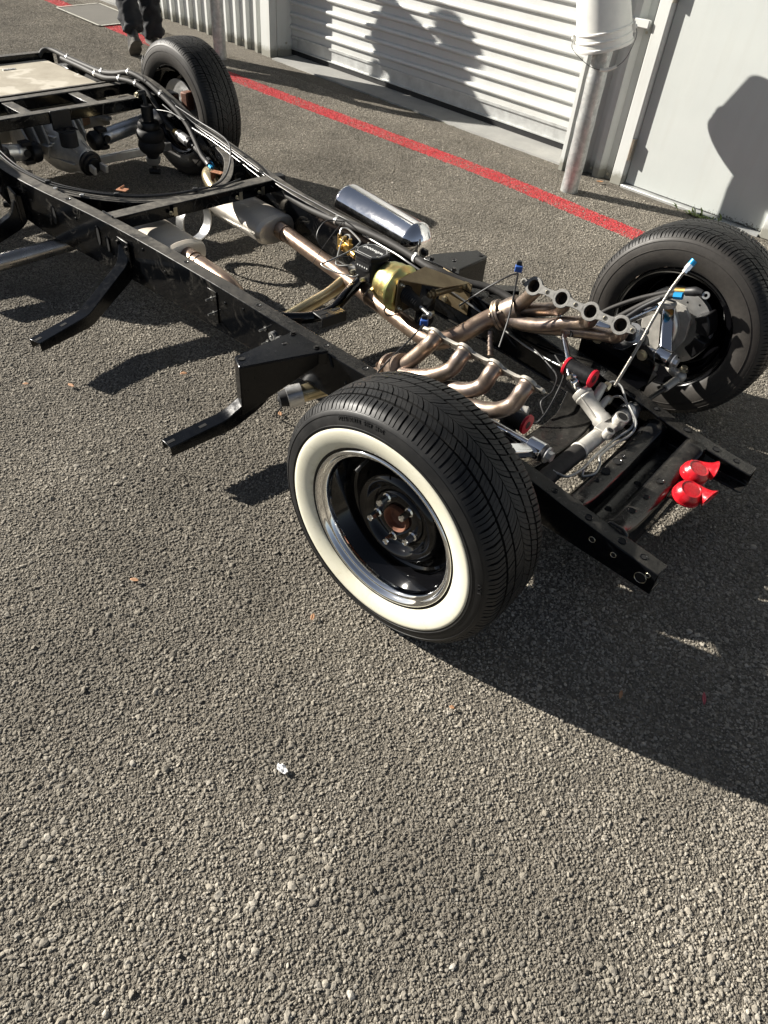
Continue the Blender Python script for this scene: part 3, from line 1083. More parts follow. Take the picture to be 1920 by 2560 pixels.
def make_bucket(loc, rot, label):
    bucket = empty('bucket', loc)
    bucket.rotation_euler = rot
    tag(bucket, label, 'bucket')
    mb = MB()
    mb.lathe([(0.151, -0.004), (0.153, -0.004), (0.155, 0.0), (0.1545, 0.012), (0.150, 0.016), (0.150, 0.040), (0.154, 0.044), (0.1535, 0.050), (0.1495, 0.053), (0.1490, 0.078), (0.1535, 0.082), (0.153, 0.088), (0.1475, 0.092), (0.1465, 0.11), (0.1300, 0.36), (0.128, 0.370), (0.122, 0.374), (0.118, 0.368), (0.0001, 0.366)], (0, 0, 0), (0, 0, 1), 64)
    mb.lathe([(0.0001, 0.360), (0.122, 0.360), (0.143, 0.10), (0.1475, 0.0), (0.151, -0.004)], (0, 0, 0), (0, 0, 1), 64)
    mb.build('pail', 'bucket_plastic', bucket)
    sdv = Vector((0.88, 0.47, 0)).normalized()
    for s in (-1, 1):
        mb = MB()
        ctr = sdv * (s * 0.157) + Vector((0, 0, 0.062))
        mb.box(ctr, (0.016, 0.034, 0.05), math.atan2(sdv.y, sdv.x))
        mb.cyl(ctr, ctr + sdv * (s * 0.016), 0.010, 12)
        mb.build('handle_ear', 'bucket_plastic', bucket, 0.002)
    fv = Vector((0.47, -0.88, 0)).normalized()
    ends = [sdv * (s * 0.166) + Vector((0, 0, 0.062)) for s in (-1, 1)]
    low = fv * 0.07 + sdv * 0.02 + Vector((0, 0, -0.105))
    hp = [ends[0], ends[0] + fv * 0.018 + Vector((0, 0, -0.05)), low - sdv * 0.09 + Vector((0, 0, 0.028)), low, low + sdv * 0.085 + Vector((0, 0, 0.03)), ends[1] + fv * 0.02 + Vector((0, 0, -0.05)), ends[1]]
    mb = MB()
    mb.tube(hp, 0.0018, 8, smooth=8)
    hd = mb.build('wire_handle', 'wire_steel', bucket)
    mb = MB()
    mb.tube([low - sdv * 0.045 + Vector((0, 0, 0.006)), low + Vector((0, 0, -0.001)), low + sdv * 0.045 + Vector((0, 0, 0.009))], 0.0085, 12, smooth=4)
    mb.build('grip', 'bucket_plastic', hd)


make_bucket((-1.49, 2.475, 0.785), (R(10), R(-14), 0), 'white plastic bucket upside down on the steel post by the white door')
make_bucket((-5.165, 2.578, 0.93), (R(4), R(5), 0), 'white bucket on the post behind the rear wheel, casting its shadow on the roll-up door')

# ================================================================== the rolling chassis (x forward, y to its left, z up)
ch = empty('car_chassis', (0, 0, 0))
tag(ch, 'bare black rolling car chassis with exhaust and whitewall wheels', 'chassis')

# ------------------------------------------------------------------ wheels
def tread_r(w):
    a = abs(w)
    r = 0.3445 - 0.95 * a * a
    if a > 0.085:
        r -= 26.0 * (a - 0.085) ** 2 + 0.10 * (a - 0.085)
    return r


def tyre_mesh():
    mb = MB()
    half = [(0.213, 0.086), (0.219, 0.098), (0.2245, 0.1035), (0.232, 0.1075), (0.245, 0.1130), (0.262, 0.1168), (0.280, 0.1172), (0.2845, 0.1166), (0.2850, 0.1182), (0.2868, 0.1182), (0.2874, 0.1164), (0.300, 0.1145), (0.3105, 0.1106), (0.3110, 0.1120), (0.3122, 0.1116), (0.312, 0.1105), (0.3185, 0.1075), (0.3215, 0.1040), (0.3240, 0.0990), (0.3275, 0.09), (0.3325, 0.075), (0.335, 0.05), (0.3362, 0.02)]
    prof = [(r, -y) for r, y in half] + [(r, y) for r, y in reversed(half)]
    mb.lathe(prof, (0, 0, 0), (0, 1, 0), 128)
    N = 50
    dth = 2 * math.pi / N

    def slab(w0, w1, f0, f1, n=3, deep=0.0085, chamf=0.0):
        ws = [w0 + (w1 - w0) * i / (n - 1) for i in range(n)]
        vs = []
        for w in ws:
            r = tread_r(w)
            for th, rr in ((f0(w), r), (f1(w), r), (f1(w), r - deep), (f0(w), r - deep)):
                vs.append((rr * math.cos(th), w, rr * math.sin(th)))
        fs = []
        for i in range(n - 1):
            for j in range(4):
                if j == 2:
                    continue
                fs.append((4 * i + j, 4 * i + 4 + j, 4 * i + 4 + (j + 1) % 4, 4 * i + (j + 1) % 4))
        fs += [(0, 1, 2, 3), (4 * n - 1, 4 * n - 2, 4 * n - 3, 4 * n - 4)]
        mb.add(vs, fs)

    def row(w0, w1, skew, parts, gap, sgap, phase=0.0, curve=0.0, n=3, deep=0.0085):
        wm = (w0 + w1) / 2
        for k in range(N):
            base = k * dth + phase * dth
            L = dth - gap
            for p in range(parts):
                a0 = base + L * p / parts + (sgap / 2 if p else 0)
                a1 = base + L * (p + 1) / parts - (sgap / 2 if p < parts - 1 else 0)
                slab(w0, w1, lambda w, a=a0: a + skew * (w - wm) + curve * (w - wm) ** 2, lambda w, a=a1: a + skew * (w - wm) + curve * (w - wm) ** 2, n, deep)

    S = 0.0038
    row(-0.1055, -0.0640, 0.5, 3, 0.016, 0.0085, 0.0, 9, 6, 0.0085)
    row(-0.0575, -0.0350, 1.6, 3, 0.012, S, 0.3, 0, 3, 0.010)
    row(-0.0295, -0.0010, 2.6, 3, 0.012, S, 0.1, 46, 5, 0.010)
    row(0.0010, 0.0295, -2.6, 3, 0.012, S, 0.6, 46, 5, 0.010)
    row(0.0350, 0.0575, -1.6, 3, 0.012, S, 0.5, 0, 3, 0.010)
    row(0.0640, 0.1055, -0.5, 3, 0.016, 0.0085, 0.2, 9, 6, 0.0085)
    return mb.mesh('tyre', 'tyre_rubber', 30)


TYRE = tyre_mesh()
mb = MB()
mb.lathe([(0.2255, -0.1045), (0.2275, -0.1062), (0.233, -0.1092), (0.245, -0.1143), (0.262, -0.1181), (0.272, -0.1187), (0.2785, -0.1182), (0.2795, -0.1170)], (0, 0, 0), (0, 1, 0), 128)
WHITEWALL = mb.mesh('whitewall', 'whitewall_rubber', 60)
mb = MB()   # steel wheel: barrel, disc with its raised ring, back side
mb.lathe([(0.2255, -0.0985), (0.2235, -0.1025), (0.2195, -0.1020), (0.216, -0.096), (0.206, -0.088), (0.194, -0.072), (0.186, -0.060), (0.178, -0.046), (0.170, -0.030), (0.166, -0.014), (0.160, -0.009), (0.148, -0.012), (0.138, -0.020), (0.130, -0.0335), (0.122, -0.0455), (0.113, -0.0495), (0.105, -0.0465), (0.098, -0.0375), (0.092, -0.0290), (0.085, -0.0255), (0.078, -0.0275), (0.074, -0.0340), (0.070, -0.0360), (0.052, -0.0360), (0.046, -0.0350), (0.0395, -0.0350), (0.0375, -0.034), (0.0365, -0.018)], (0, 0, 0), (0, 1, 0), 96)
mb.lathe([(0.0365, -0.012), (0.075, -0.020), (0.085, -0.019), (0.112, -0.040), (0.150, -0.004), (0.166, 0.0), (0.1745, 0.012), (0.176, 0.040), (0.186, 0.052), (0.190, 0.074), (0.206, 0.082), (0.2155, 0.094), (0.2195, 0.1010), (0.2255, 0.1000)], (0, 0, 0), (0, 1, 0), 96)
RIM = mb.mesh('rim', 'wheel_black', 35)
mb = MB()
mb.lathe([(0.2185, -0.1030), (0.2165, -0.1065), (0.2125, -0.1072), (0.2085, -0.1045), (0.2055, -0.0985), (0.2030, -0.0955), (0.2010, -0.0940), (0.1990, -0.0945), (0.1965, -0.0925), (0.1935, -0.0865), (0.1915, -0.0790), (0.1905, -0.0730)], (0, 0, 0), (0, 1, 0), 128)
TRIM = mb.mesh('trim_ring', 'chrome', 60)
mb = MB()
mb.lathe([(0.0001, -0.021), (0.026, -0.022), (0.031, -0.026), (0.033, -0.044), (0.0352, -0.0455), (0.0362, -0.040), (0.0362, -0.01)], (0, 0, 0), (0, 1, 0), 40)
HUB = mb.mesh('hub', 'rust_hub', 35)
mb = MB()
mb.cyl((0, -0.036, 0), (0, -0.041, 0), 0.0125, 20)
mb.cyl((0, -0.041, 0), (0, -0.068, 0), 0.0098, 6, 0.0095)
mb.lathe([(0.0095, 0), (0.008, 0.004), (0.0001, 0.006)], (0, -0.068, 0), (0, -1, 0), 16)
LUG = mb.mesh('lug_nut', 'chrome', 30)
mb = MB()
mb.tube([(0, -0.068, 0), (0.001, -0.088, -0.004), (0.001, -0.100, -0.010)], 0.0042, 8, smooth=3)
mb.cyl((0.001, -0.098, -0.009), (0.001, -0.106, -0.013), 0.0052, 8)
VALVE = mb.mesh('valve_stem', 'cable_black', 40)


def ring_text(s, size, rad, ang0, side, spacing=1.15):
    """lettering bent round the sidewall; ang measured from +x towards +z, text centre at ang0"""
    me = text_mesh(s, size, 0.0009, True, spacing)

    def fn(c):
        rr = rad + c.y
        th = ang0 - c.x / rad
        yb = {0.296: 0.1155, 0.304: 0.1138}.get(rad, 0.1150)
        bulge = yb - (c.y) * 0.22
        return Vector((rr * math.cos(th), side * (bulge + 0.0006) - c.z, rr * math.sin(th)))
    place_mesh(me, fn)
    me.materials.clear()
    me.materials.append(MATS['tyre_rubber'])
    return me


def wheel(loc, rz, detail=True, label=None, spin=0.0):
    w = empty('wheel', loc, rz, ch)
    w.rotation_euler = (0, 0, rz)
    if label:
        w['label'] = label
    for nm, me in (('tyre', TYRE), ('whitewall', WHITEWALL), ('rim', RIM), ('trim_ring', TRIM), ('hub', HUB)):
        o = link(nm, me, w)
        if nm == 'tyre':
            o.rotation_euler = (0, spin, 0)
    for k in range(5):
        a = R(52 + 72 * k)
        o = link('lug_nut', LUG, w)
        o.location = (0.0605 * math.cos(a), 0, 0.0605 * math.sin(a))
    o = link('valve_stem', VALVE, w)
    o.location = (0.176 * math.cos(R(118)), 0, 0.176 * math.sin(R(118)))
    if detail:
        for s, size, ang in (('P235/60R16  99H  M+S', 0.0125, 104), ('DOT', 0.013, 8)):
            link('lettering', ring_text(s, size, 0.304, R(ang), -1), w)
    return w


wheel((0, -0.762, 0.337), R(2.0), True, 'near front wheel with cream whitewall and chrome trim ring')
wheel((0.0, 0.765, 0.337), R(180 + 1.0), False, 'far front wheel seen from its inner side', 0.4)
wheel((-3.062, 0.792, 0.337), R(180), False, 'far rear wheel seen from its inner side', 0.9)
wheel((-3.062, -0.792, 0.337), 0.0, False, 'near rear wheel', 1.3)

# ------------------------------------------------------------------ frame rails
RAIL = [  # x, outer y, top z, depth
    (0.53, 0.331, 0.200, 0.078), (0.38, 0.330, 0.214, 0.090), (0.23, 0.331, 0.234, 0.105), (0.10, 0.335, 0.258, 0.125), (-0.10, 0.345, 0.282, 0.140),
    (-0.35, 0.363, 0.302, 0.150), (-0.65, 0.384, 0.320, 0.160), (-0.95, 0.395, 0.332, 0.170), (-1.30, 0.406, 0.345, 0.185), (-1.70, 0.424, 0.356, 0.195), (-2.00, 0.460, 0.372, 0.20),
    (-2.30, 0.510, 0.388, 0.19), (-2.52, 0.535, 0.402, 0.165), (-2.66, 0.540, 0.428, 0.14), (-2.80, 0.540, 0.472, 0.12), (-2.95, 0.540, 0.512, 0.11), (-3.10, 0.540, 0.527, 0.105), (-3.26, 0.535, 0.512, 0.10),
    (-3.42, 0.525, 0.484, 0.095), (-3.60, 0.52, 0.474, 0.09), (-3.98, 0.52, 0.482, 0.085)]


def rail_at(x):
    for (x0, y0, z0, d0), (x1, y1, z1, d1) in zip(RAIL, RAIL[1:]):
        if x1 <= x <= x0:
            t = (x0 - x) / (x0 - x1)
            return y0 + (y1 - y0) * t, z0 + (z1 - z0) * t, d0 + (d1 - d0) * t
    return RAIL[-1][1:]


for s in (-1, 1):
    pts = spline([(x, y, z) for x, y, z, _ in RAIL], 4)
    vs, fs = [], []
    W, T, LIP = 0.055, 0.007, 0.055
    for p in pts:
        dp = rail_at(p.x)[2]
        # channel open to the inside: outer web, top and bottom flange
        sec = [(0, 0), (-W, 0), (-W, -T), (-T, -T), (-T, -dp + T), (-W, -dp + T), (-W, -dp), (0, -dp)]
        for a, b in sec:
            vs.append((p.x, s * (p.y + a), p.z + b))
    k = 8
    for i in range(len(pts) - 1):
        for j in range(k):
            f = (i * k + j, i * k + (j + 1) % k, (i + 1) * k + (j + 1) % k, (i + 1) * k + j)
            fs.append(f if s < 0 else f[::-1])
    end0 = [(0, 1, 2, 3), (0, 3, 4, 7), (4, 5, 6, 7)]
    o_ = (len(pts) - 1) * k
    for e in end0:
        fs.append(e if s > 0 else e[::-1])
        f2 = tuple(o_ + q_ for q_ in e)
        fs.append(f2 if s < 0 else f2[::-1])
    mb = MB()
    mb.add(vs, fs)
    rail = mb.build('frame_rail', 'chassis_paint', ch, 0.004, 30, 2)
    # boxing plate over the middle stretch, rivets and holes
    mb = MB()
    vs, fs = [], []
    q_pts = [p for p in pts if -3.3 < p.x < 0.05]
    for p in q_pts:
        dp = rail_at(p.x)[2]
        yy = s * (p.y - W + 0.009)
        vs += [(p.x, yy, p.z - 0.009), (p.x, yy, p.z - dp + 0.009)]
    for i in range(len(q_pts) - 1):
        fs.append((2 * i, 2 * i + 1, 2 * i + 3, 2 * i + 2) if s < 0 else (2 * i, 2 * i + 2, 2 * i + 3, 2 * i + 1))
    mb.add(vs, fs)
    mb.build('boxing_plate', 'chassis_paint', rail)
    for x, dy, r in ((0.47, 0.026, 0.008), (0.40, 0.028, 0.010), (0.29, 0.026, 0.009), (0.17, 0.028, 0.008), (-0.55, 0.03, 0.008), (-0.72, 0.028, 0.007), (-1.05, 0.028, 0.006), (-1.45, 0.028, 0.006), (-2.15, 0.028, 0.008), (-3.8, 0.028, 0.008), (-3.92, 0.028, 0.008)):
        y_, z_, _ = rail_at(x)
        mb = MB()
        n_ = Vector((0.05, 0, 1)).normalized()
        c_ = Vector((x, s * (y_ - dy), z_ + 0.0007))
        mb.lathe([(0.0001, 0), (r, 0)], c_, n_, 16)
        h_ = mb.build('bolt_hole', 'black_hole', rail)
        mb = MB()
        mb.lathe([(r, 0), (r + 0.0012, 0.0012), (r + 0.003, 0.0)], c_, n_, 16)
        mb.build('hole_edge', 'arm_paint', rail)
    for x, dz, r in ((0.49, 0.045, 0.016), (0.505, 0.022, 0.006), (0.40, 0.035, 0.007), (0.33, 0.036, 0.008)):
        y_, z_, _ = rail_at(x)
        mb = MB()
        mb.lathe([(0.0001, 0), (r, 0)], (x, s * (y_ + 0.0008), z_ - dz), (0, s, 0), 18)
        mb.build('bolt_hole', 'black_hole', rail)
        mb = MB()
        mb.lathe([(r, 0), (r + 0.0012, 0.0012), (r + 0.002, 0.0)], (x, s * (y_ + 0.0006), z_ - dz), (0, s, 0), 18)
        mb.build('hole_edge', 'zinc_bolt', rail)
# studs on the near rail's outer side
for x, dz in ((-1.275, 0.062), (-1.27, 0.118), (-0.985, 0.05), (-0.975, 0.098)):
    y_, z_, _ = rail_at(x)
    mb = MB()
    mb.cyl((x, -y_, z_ - dz), (x, -y_ - 0.028, z_ - dz), 0.004, 10)
    mb.cyl((x, -y_, z_ - dz), (x, -y_ - 0.004, z_ - dz), 0.009, 6)
    mb.build('stud', 'steel_line', ch)
for x, dz, r in ((-0.945, 0.06, 0.016), (-0.915, 0.062, 0.013)):
    y_, z_, _ = rail_at(x)
    mb = MB()
    mb.lathe([(r * 0.5, 0.002), (r * 0.6, 0.010), (r, 0.010), (r, 0.0)], (x, -y_, z_ - dz), (0, -1, 0), 20)
    mb.build('clamp', 'brushed_alu', ch)

for x, dz, w_, h_ in ((-1.955, 0.075, 0.012, 0.038), (-1.90, 0.09, 0.010, 0.030), (-2.22, 0.08, 0.012, 0.036)):
    y_, z_, _ = rail_at(x)
    y2_, _, _ = rail_at(x - 0.05)
    tx_ = Vector((-0.05, -(y2_ - y_), 0)).normalized()
    ring_ = []
    for k in range(24):
        a_ = 2 * math.pi * k / 24
        ring_.append((math.cos(a_) * w_, math.copysign(abs(math.sin(a_)) ** 0.55, math.sin(a_)) * h_))
    mb = MB()
    mb.prism(ring_, (x, -y_ - 0.0006, z_ - dz), tx_, (0, 0, 1), -0.001)
    mb.build('stamped_slot', 'black_hole', ch)
    mb = MB()
    pts_ = [Vector((x, -y_ - 0.001, z_ - dz)) + tx_ * a_ + Vector((0, 0, b_)) for a_, b_ in ring_]
    mb.tube(pts_ + [pts_[0]], 0.0022, 6, cap=False)
    mb.build('slot_lip', 'arm_paint', ch)
mb = MB()
y_, z_, _ = rail_at(-1.272)
mb.box((-1.272, -y_ - 0.0015, z_ - 0.09), (0.055, 0.003, 0.125), R(-1.8))
mb.build('doubler_plate', 'chassis_paint', ch, 0.001)
for x0_ in (-1.945, -0.842, -0.678):        # weld runs where brackets and members meet the near rail
    for s_ in (-1, 1):
        y_, z_, _ = rail_at(x0_)
        pts_ = [(x0_ + (k * 0.006 if x0_ < -1 else k * 0.0015) - 0.036 * (x0_ < -1), s_ * (y_ - (0.052 if x0_ < -1 else 0.0 - 0.001) + 0.0006 * (k % 2)), z_ + 0.0015 + 0.001 * (k % 2) - (0.0 if x0_ < -1 else 0.0035 * k)) for k in range(13)]
        mb = MB()
        mb.tube(pts_, 0.0042, 6, smooth=2)
        mb.build('weld_bead', 'arm_paint', ch)
for k, x in enumerate((-0.30, -0.45, -0.60, -1.10, -1.20, -1.55, -1.68, -2.08, -2.36)):
    y_, z_, _ = rail_at(x)
    mb = MB()
    mb.lathe([(0.0065, 0), (0.0060, 0.0025), (0.0035, 0.0042), (0.0001, 0.0046)], (x, -y_ , z_ - 0.030 - 0.02 * (k % 3)), (0, -1, 0), 12)
    mb.build('rivet', 'chassis_paint', ch)

# ------------------------------------------------------------------ crossmembers
mb = MB()   # front ribbed crossmember between the frame horns
prof = [(0.165, 0.150), (0.172, 0.190), (0.190, 0.202), (0.222, 0.203), (0.240, 0.192), (0.250, 0.150), (0.262, 0.138), (0.292, 0.137), (0.304, 0.150), (0.312, 0.190), (0.328, 0.201), (0.365, 0.200), (0.384, 0.188), (0.390, 0.150), (0.394, 0.118)]
ny = 24
vs, fs = [], []
for i in range(ny + 1):
    y = -0.276 + 0.552 * i / ny
    t = (abs(y) / 0.276) ** 5
    for x, z in prof:
        sag = 0.010 * (1 - (y / 0.276) ** 2)
        vs.append((x - 0.010 * math.sin(y * 5) + 0.006 * t, y, z - sag + 0.012 * t + (0.012 * t if z > 0.18 else 0)))
k = len(prof)
for i in range(ny):
    for j in range(k - 1):
        fs.append((i * k + j, i * k + j + 1, (i + 1) * k + j + 1, (i + 1) * k + j))
mb.add(vs, fs)
fx = mb.build('front_crossmember', 'chassis_paint', ch, 0, 60)
sol = fx.modifiers.new('thick', 'SOLIDIFY')
sol.thickness = 0.003
for x, y, z, r in ((0.205, 0.02, 0.1955, 0.013), (0.205, -0.05, 0.1955, 0.014), (0.203, 0.055, 0.1965, 0.006), (0.21, -0.11, 0.1965, 0.005), (0.345, 0.04, 0.1935, 0.009), (0.35, -0.06, 0.1935, 0.007), (0.352, -0.15, 0.196, 0.009), (0.275, -0.12, 0.1305, 0.009), (0.278, 0.06, 0.1285, 0.008)):
    mb = MB()
    mb.lathe([(0.0001, 0), (r, 0)], (x, y, z + 0.001), (0, 0, 1), 18)
    mb.build('bolt_hole', 'black_hole', fx)
    mb = MB()
    mb.lathe([(r, 0), (r + 0.0012, 0.0015), (r + 0.003, 0.0)], (x, y, z + 0.0005), (0, 0, 1), 18)
    mb.build('hole_edge', 'chassis_paint', fx)

mb = MB()   # suspension crossmember under the rack
pts = [(-0.03, -0.33, 0.215), (-0.025, -0.25, 0.196), (-0.02, -0.12, 0.176), (-0.02, 0.10, 0.176), (-0.04, 0.19, 0.200), (-0.06, 0.26, 0.240), (-0.07, 0.33, 0.262)]
mb.sweep(spline(pts, 4), [(-0.062, 0), (0.062, 0), (0.062, -0.075), (-0.062, -0.075)])
mb.build('suspension_crossmember', 'chassis_paint', ch, 0.006)

mb = MB()   # main crossmember behind the mufflers' front
pts = [(-1.945, -0.41, 0.366), (-1.93, 0.0, 0.364), (-1.895, 0.41, 0.372)]
mb.sweep(pts, [(-0.034, 0), (0.034, 0), (0.034, -0.055), (0.027, -0.055), (0.027, -0.007), (-0.027, -0.007), (-0.027, -0.055), (-0.034, -0.055)])
mb.build('centre_crossmember', 'chassis_paint', ch, 0.003)
for y, dz in ((-0.15, 0.03), (0.18, 0.03), (0.30, 0.03)):
    mb = MB()
    x_ = -1.93 + (y + 0.41) / 0.82 * 0.05 + 0.026
    mb.bolt((x_, y, 0.337), (1, 0.03, 0), 0.006, 0.012)
    mb.prism([(-0.009, -0.015), (0.009, -0.015), (0.009, 0.02), (-0.009, 0.02)], (x_ + 0.001, y + 0.022, 0.335), (0, 1, 0), (0, 0, 1), 0.002)
    mb.build('line_clip', 'zinc_bolt', ch)
mb = MB()   # curved brace from the near rail into the crossmember
pts = [(-2.42, -0.455, 0.372), (-2.30, -0.425, 0.366), (-2.16, -0.33, 0.358), (-2.05, -0.22, 0.354), (-1.985, -0.10, 0.353), (-1.965, 0.0, 0.353)]
mb.sweep(spline(pts, 5), [(-0.024, 0), (0.024, 0), (0.024, -0.05), (-0.024, -0.05)])
mb.build('curved_brace', 'chassis_paint', ch, 0.003)
mb = MB()
pts = [(-2.36, 0.465, 0.372), (-2.24, 0.42, 0.366), (-2.14, 0.35, 0.358), (-2.03, 0.24, 0.354), (-1.975, 0.12, 0.353)]
mb.sweep(spline(pts, 5), [(-0.024, 0), (0.024, 0), (0.024, -0.05), (-0.024, -0.05)])
mb.build('curved_brace', 'chassis_paint', ch, 0.003)
mb = MB()
mb.prism([(0, 0), (0.05, 0), (0.085, 0.12), (0.03, 0.14)], (-2.15, 0.36, 0.245), (0.6, 0.8, 0), (0, 0, 1), 0.006)
mb.build('gusset', 'chassis_paint', ch, 0.002)
mb = MB()
mb.box((-2.185, -0.19, 0.352), (0.045, 0.035, 0.003), R(30))
mb.box((-2.205, -0.178, 0.3545), (0.003, 0.035, 0.008), R(30))
mb.build('bare_bracket', 'copper_bracket', ch)
mb = MB()
mb.box((-2.21, 0.33, 0.318), (0.06, 0.035, 0.003), R(20))
mb.box((-2.235, 0.322, 0.30), (0.003, 0.035, 0.04), R(20))
mb.build('bare_bracket', 'copper_bracket', ch)

mb = MB()   # transmission crossmember: bent tube with a slotted pad
pts = [(-1.13, 0.365, 0.262), (-1.10, 0.25, 0.262), (-1.06, 0.08, 0.232), (-1.04, -0.02, 0.205), (-1.06, -0.12, 0.198), (-1.12, -0.24, 0.212), (-1.17, -0.36, 0.225)]
mb.tube(pts, 0.022, 16, smooth=6)
tx = mb.build('transmission_crossmember', 'wheel_black', ch)
mb = MB()
mb.box((-1.018, -0.058, 0.217), (0.062, 0.115, 0.007), R(-8))
mb.box((-0.986, -0.062, 0.200), (0.006, 0.115, 0.04), R(-8))
mb.build('pad', 'satin_black', tx, 0.003)
for dy in (-0.03, 0.03):
    mb = MB()
    mb.box((-1.018 + dy * 0.14, -0.058 + dy, 0.2212), (0.014, 0.034, 0.001), R(-8))
    mb.build('slot', 'black_hole', tx)

# rear bars over the axle
for x, z, nm in ((-2.955, 0.470, 0), (-3.215, 0.470, 1)):
    mb = MB()
    mb.box((x, 0, z - 0.026), (0.052, 1.0, 0.052))
    mb.build('rear_crossbar', 'chassis_paint', ch, 0.004)
for y in (0.175, -0.175):
    mb = MB()
    mb.box((-3.085, y, 0.462), (0.205, 0.055, 0.006))
    mb.box((-3.085, y - 0.026, 0.445), (0.205, 0.004, 0.036))
    mb.build('bar_tie', 'chassis_paint', ch, 0.002)
mb = MB()
mb.box((-3.95, 0, 0.452), (0.05, 0.94, 0.06))
mb.build('rear_crossbar', 'chassis_paint', ch, 0.004)
mb = MB()
mb.box((-3.272, 0, 0.435), (0.02, 0.93, 0.07))
mb.box((-3.255, -0.08, 0.425), (0.03, 0.35, 0.006))
mb.build('tank_strap_bar', 'chassis_paint', ch, 0.002)
mb = MB()
mb.box((-3.60, 0.0, 0.352), (0.63, 0.82, 0.20))
ft = mb.build('fuel_tank', 'tank_top', ch, 0.008)
mb = MB()
mb.box((-3.78, 0.13, 0.4545), (0.012, 0.07, 0.004))
mb.build('weld_tab', 'brushed_alu', ft)
for y in (-0.30, 0.02):
    mb = MB()
    mb.bolt((-3.245, y, 0.425), (1, 0, 0.1), 0.009, 0.01)
    mb.build('bolt', 'zinc_bolt', ch)

# ------------------------------------------------------------------ body mounts and running board arms
def body_mount(s):
    z = 0.333
    top = [(-0.842, 0.388), (-0.842, 0.640), (-0.782, 0.668), (-0.690, 0.42), (-0.676, 0.388)] if s < 0 else [(-0.945, 0.388), (-0.945, 0.45), (-0.856, 0.628), (-0.790, 0.612), (-0.790, 0.43), (-0.76, 0.388)]
    vs = [(x, s * y, z + 0.003) for x, y in top] + [(x, s * y, z - 0.003) for x, y in top]
    n = len(top)
    fs = [tuple(range(n)), tuple(range(2 * n - 1, n - 1, -1))] + [(i, n + i, n + (i + 1) % n, (i + 1) % n) for i in range(n)]
    if s < 0:
        fs = [f[::-1] for f in fs]
    mb = MB()
    mb.add(vs, fs)
    # side walls, deep at the outside
    def wall(a, b, da, db):
        for off in (0, 1):
            pass
        a, b = Vector((a[0], s * a[1], 0)), Vector((b[0], s * b[1], 0))
        d = (b - a).normalized()
        nn = Vector((-d.y, d.x, 0)) * 0.0025
        q = []
        for p, dep in ((a, da), (b, db)):
            for m_ in (-1, 1):
                q += [p + nn * m_ + Vector((0, 0, z - 0.002)), p + nn * m_ + Vector((0, 0, z - dep))]
        mb.add(q, [(0, 4, 5, 1), (2, 3, 7, 6), (0, 2, 6, 4), (1, 5, 7, 3), (0, 1, 3, 2), (4, 6, 7, 5)])
    if s < 0:
        wall((-0.785, 0.664), (-0.693, 0.42), 0.18, 0.045)
        wall((-0.842, 0.638), (-0.785, 0.664), 0.18, 0.18)
        wall((-0.842, 0.39), (-0.842, 0.638), 0.05, 0.18)
        wall((-0.693, 0.42), (-0.678, 0.392), 0.045, 0.045)
    else:
        wall((-0.792, 0.43), (-0.792, 0.61), 0.14, 0.14)
        wall((-0.792, 0.61), (-0.856, 0.626), 0.14, 0.14)
    o = mb.build('body_mount', 'arm_paint', ch, 0.0025)
    for x, y, r, mt in ((-0.815, 0.632 if s < 0 else 0.60, 0.009, 'black_hole'), (-0.80 if s < 0 else -0.85, 0.47, 0.006, 'black_hole')):
        m2 = MB()
        m2.lathe([(0.0001, 0), (r, 0)], (x, s * y, z + 0.0045), (0, 0, 1), 18)
        m2.build('bolt_hole', mt, o)
        m2 = MB()
        m2.lathe([(r, 0), (r + 0.0012, 0.0015), (r + 0.0025, 0.0)], (x, s * y, z + 0.004), (0, 0, 1), 18)
        m2.build('hole_edge', 'arm_paint', o)
    for x, y in ((-0.715, 0.405), (-0.83, 0.405)) if s < 0 else ((-0.80, 0.405), (-0.92, 0.41)):
        m2 = MB()
        m2.bolt((x, s * y, z + 0.003), (0, 0, 1), 0.008, 0.005)
        m2.build('bolt', 'chassis_paint', o)


body_mount(-1)
body_mount(1)


def fillet(pts, r=0.022, n=4):
    P = [Vector(p) for p in pts]
    out = [P[0]]
    for a, b, c in zip(P, P[1:], P[2:]):
        u, v_ = (a - b).normalized(), (c - b).normalized()
        p0, p1 = b + u * min(r, (a - b).length * 0.45), b + v_ * min(r, (c - b).length * 0.45)
        for k in range(n + 1):
            t = k / n
            out.append(p0 * (1 - t) ** 2 + b * (2 * t * (1 - t)) + p1 * t * t)
    out.append(P[-1])
    return out


def arm(pts, w0=0.048, h0=0.075, w1=0.055, h1=0.036, name='running_board_arm'):
    P = fillet(pts)
    tot = sum((b - a).length for a, b in zip(P, P[1:]))
    run = [0.0]
    for a, b in zip(P, P[1:]):
        run.append(run[-1] + (b - a).length / tot)
    secs = []
    for i in range(len(P)):
        t = run[i]
        w, h = w0 + (w1 - w0) * t, h0 + (h1 - h0) * t
        secs.append([(-w / 2, 0), (w / 2, 0), (w / 2, -h), (w / 2 - 0.005, -h), (w / 2 - 0.005, -0.005), (-w / 2 + 0.005, -0.005), (-w / 2 + 0.005, -h), (-w / 2, -h)])
    mb = MB()
    mb.sweep(P, secs)
    o = mb.build(name, 'arm_paint', ch, 0.004)
    for f in (0.80, 0.965):
        p, q = P[-1], P[-2]
        d = (p - q).normalized()
        p = p - d * (0.018 if f > 0.9 else 0.135)
        m2 = MB()
        s_ = d.cross(Vector((0, 0, 1))).normalized()
        u_ = s_.cross(d)
        m2.prism([(-0.013, -0.006), (0.013, -0.006), (0.013, 0.006), (-0.013, 0.006)], p + u_ * 0.0002, d, s_ * -1, 0.0008)
        m2.build('slot', 'black_hole', o)
    return o


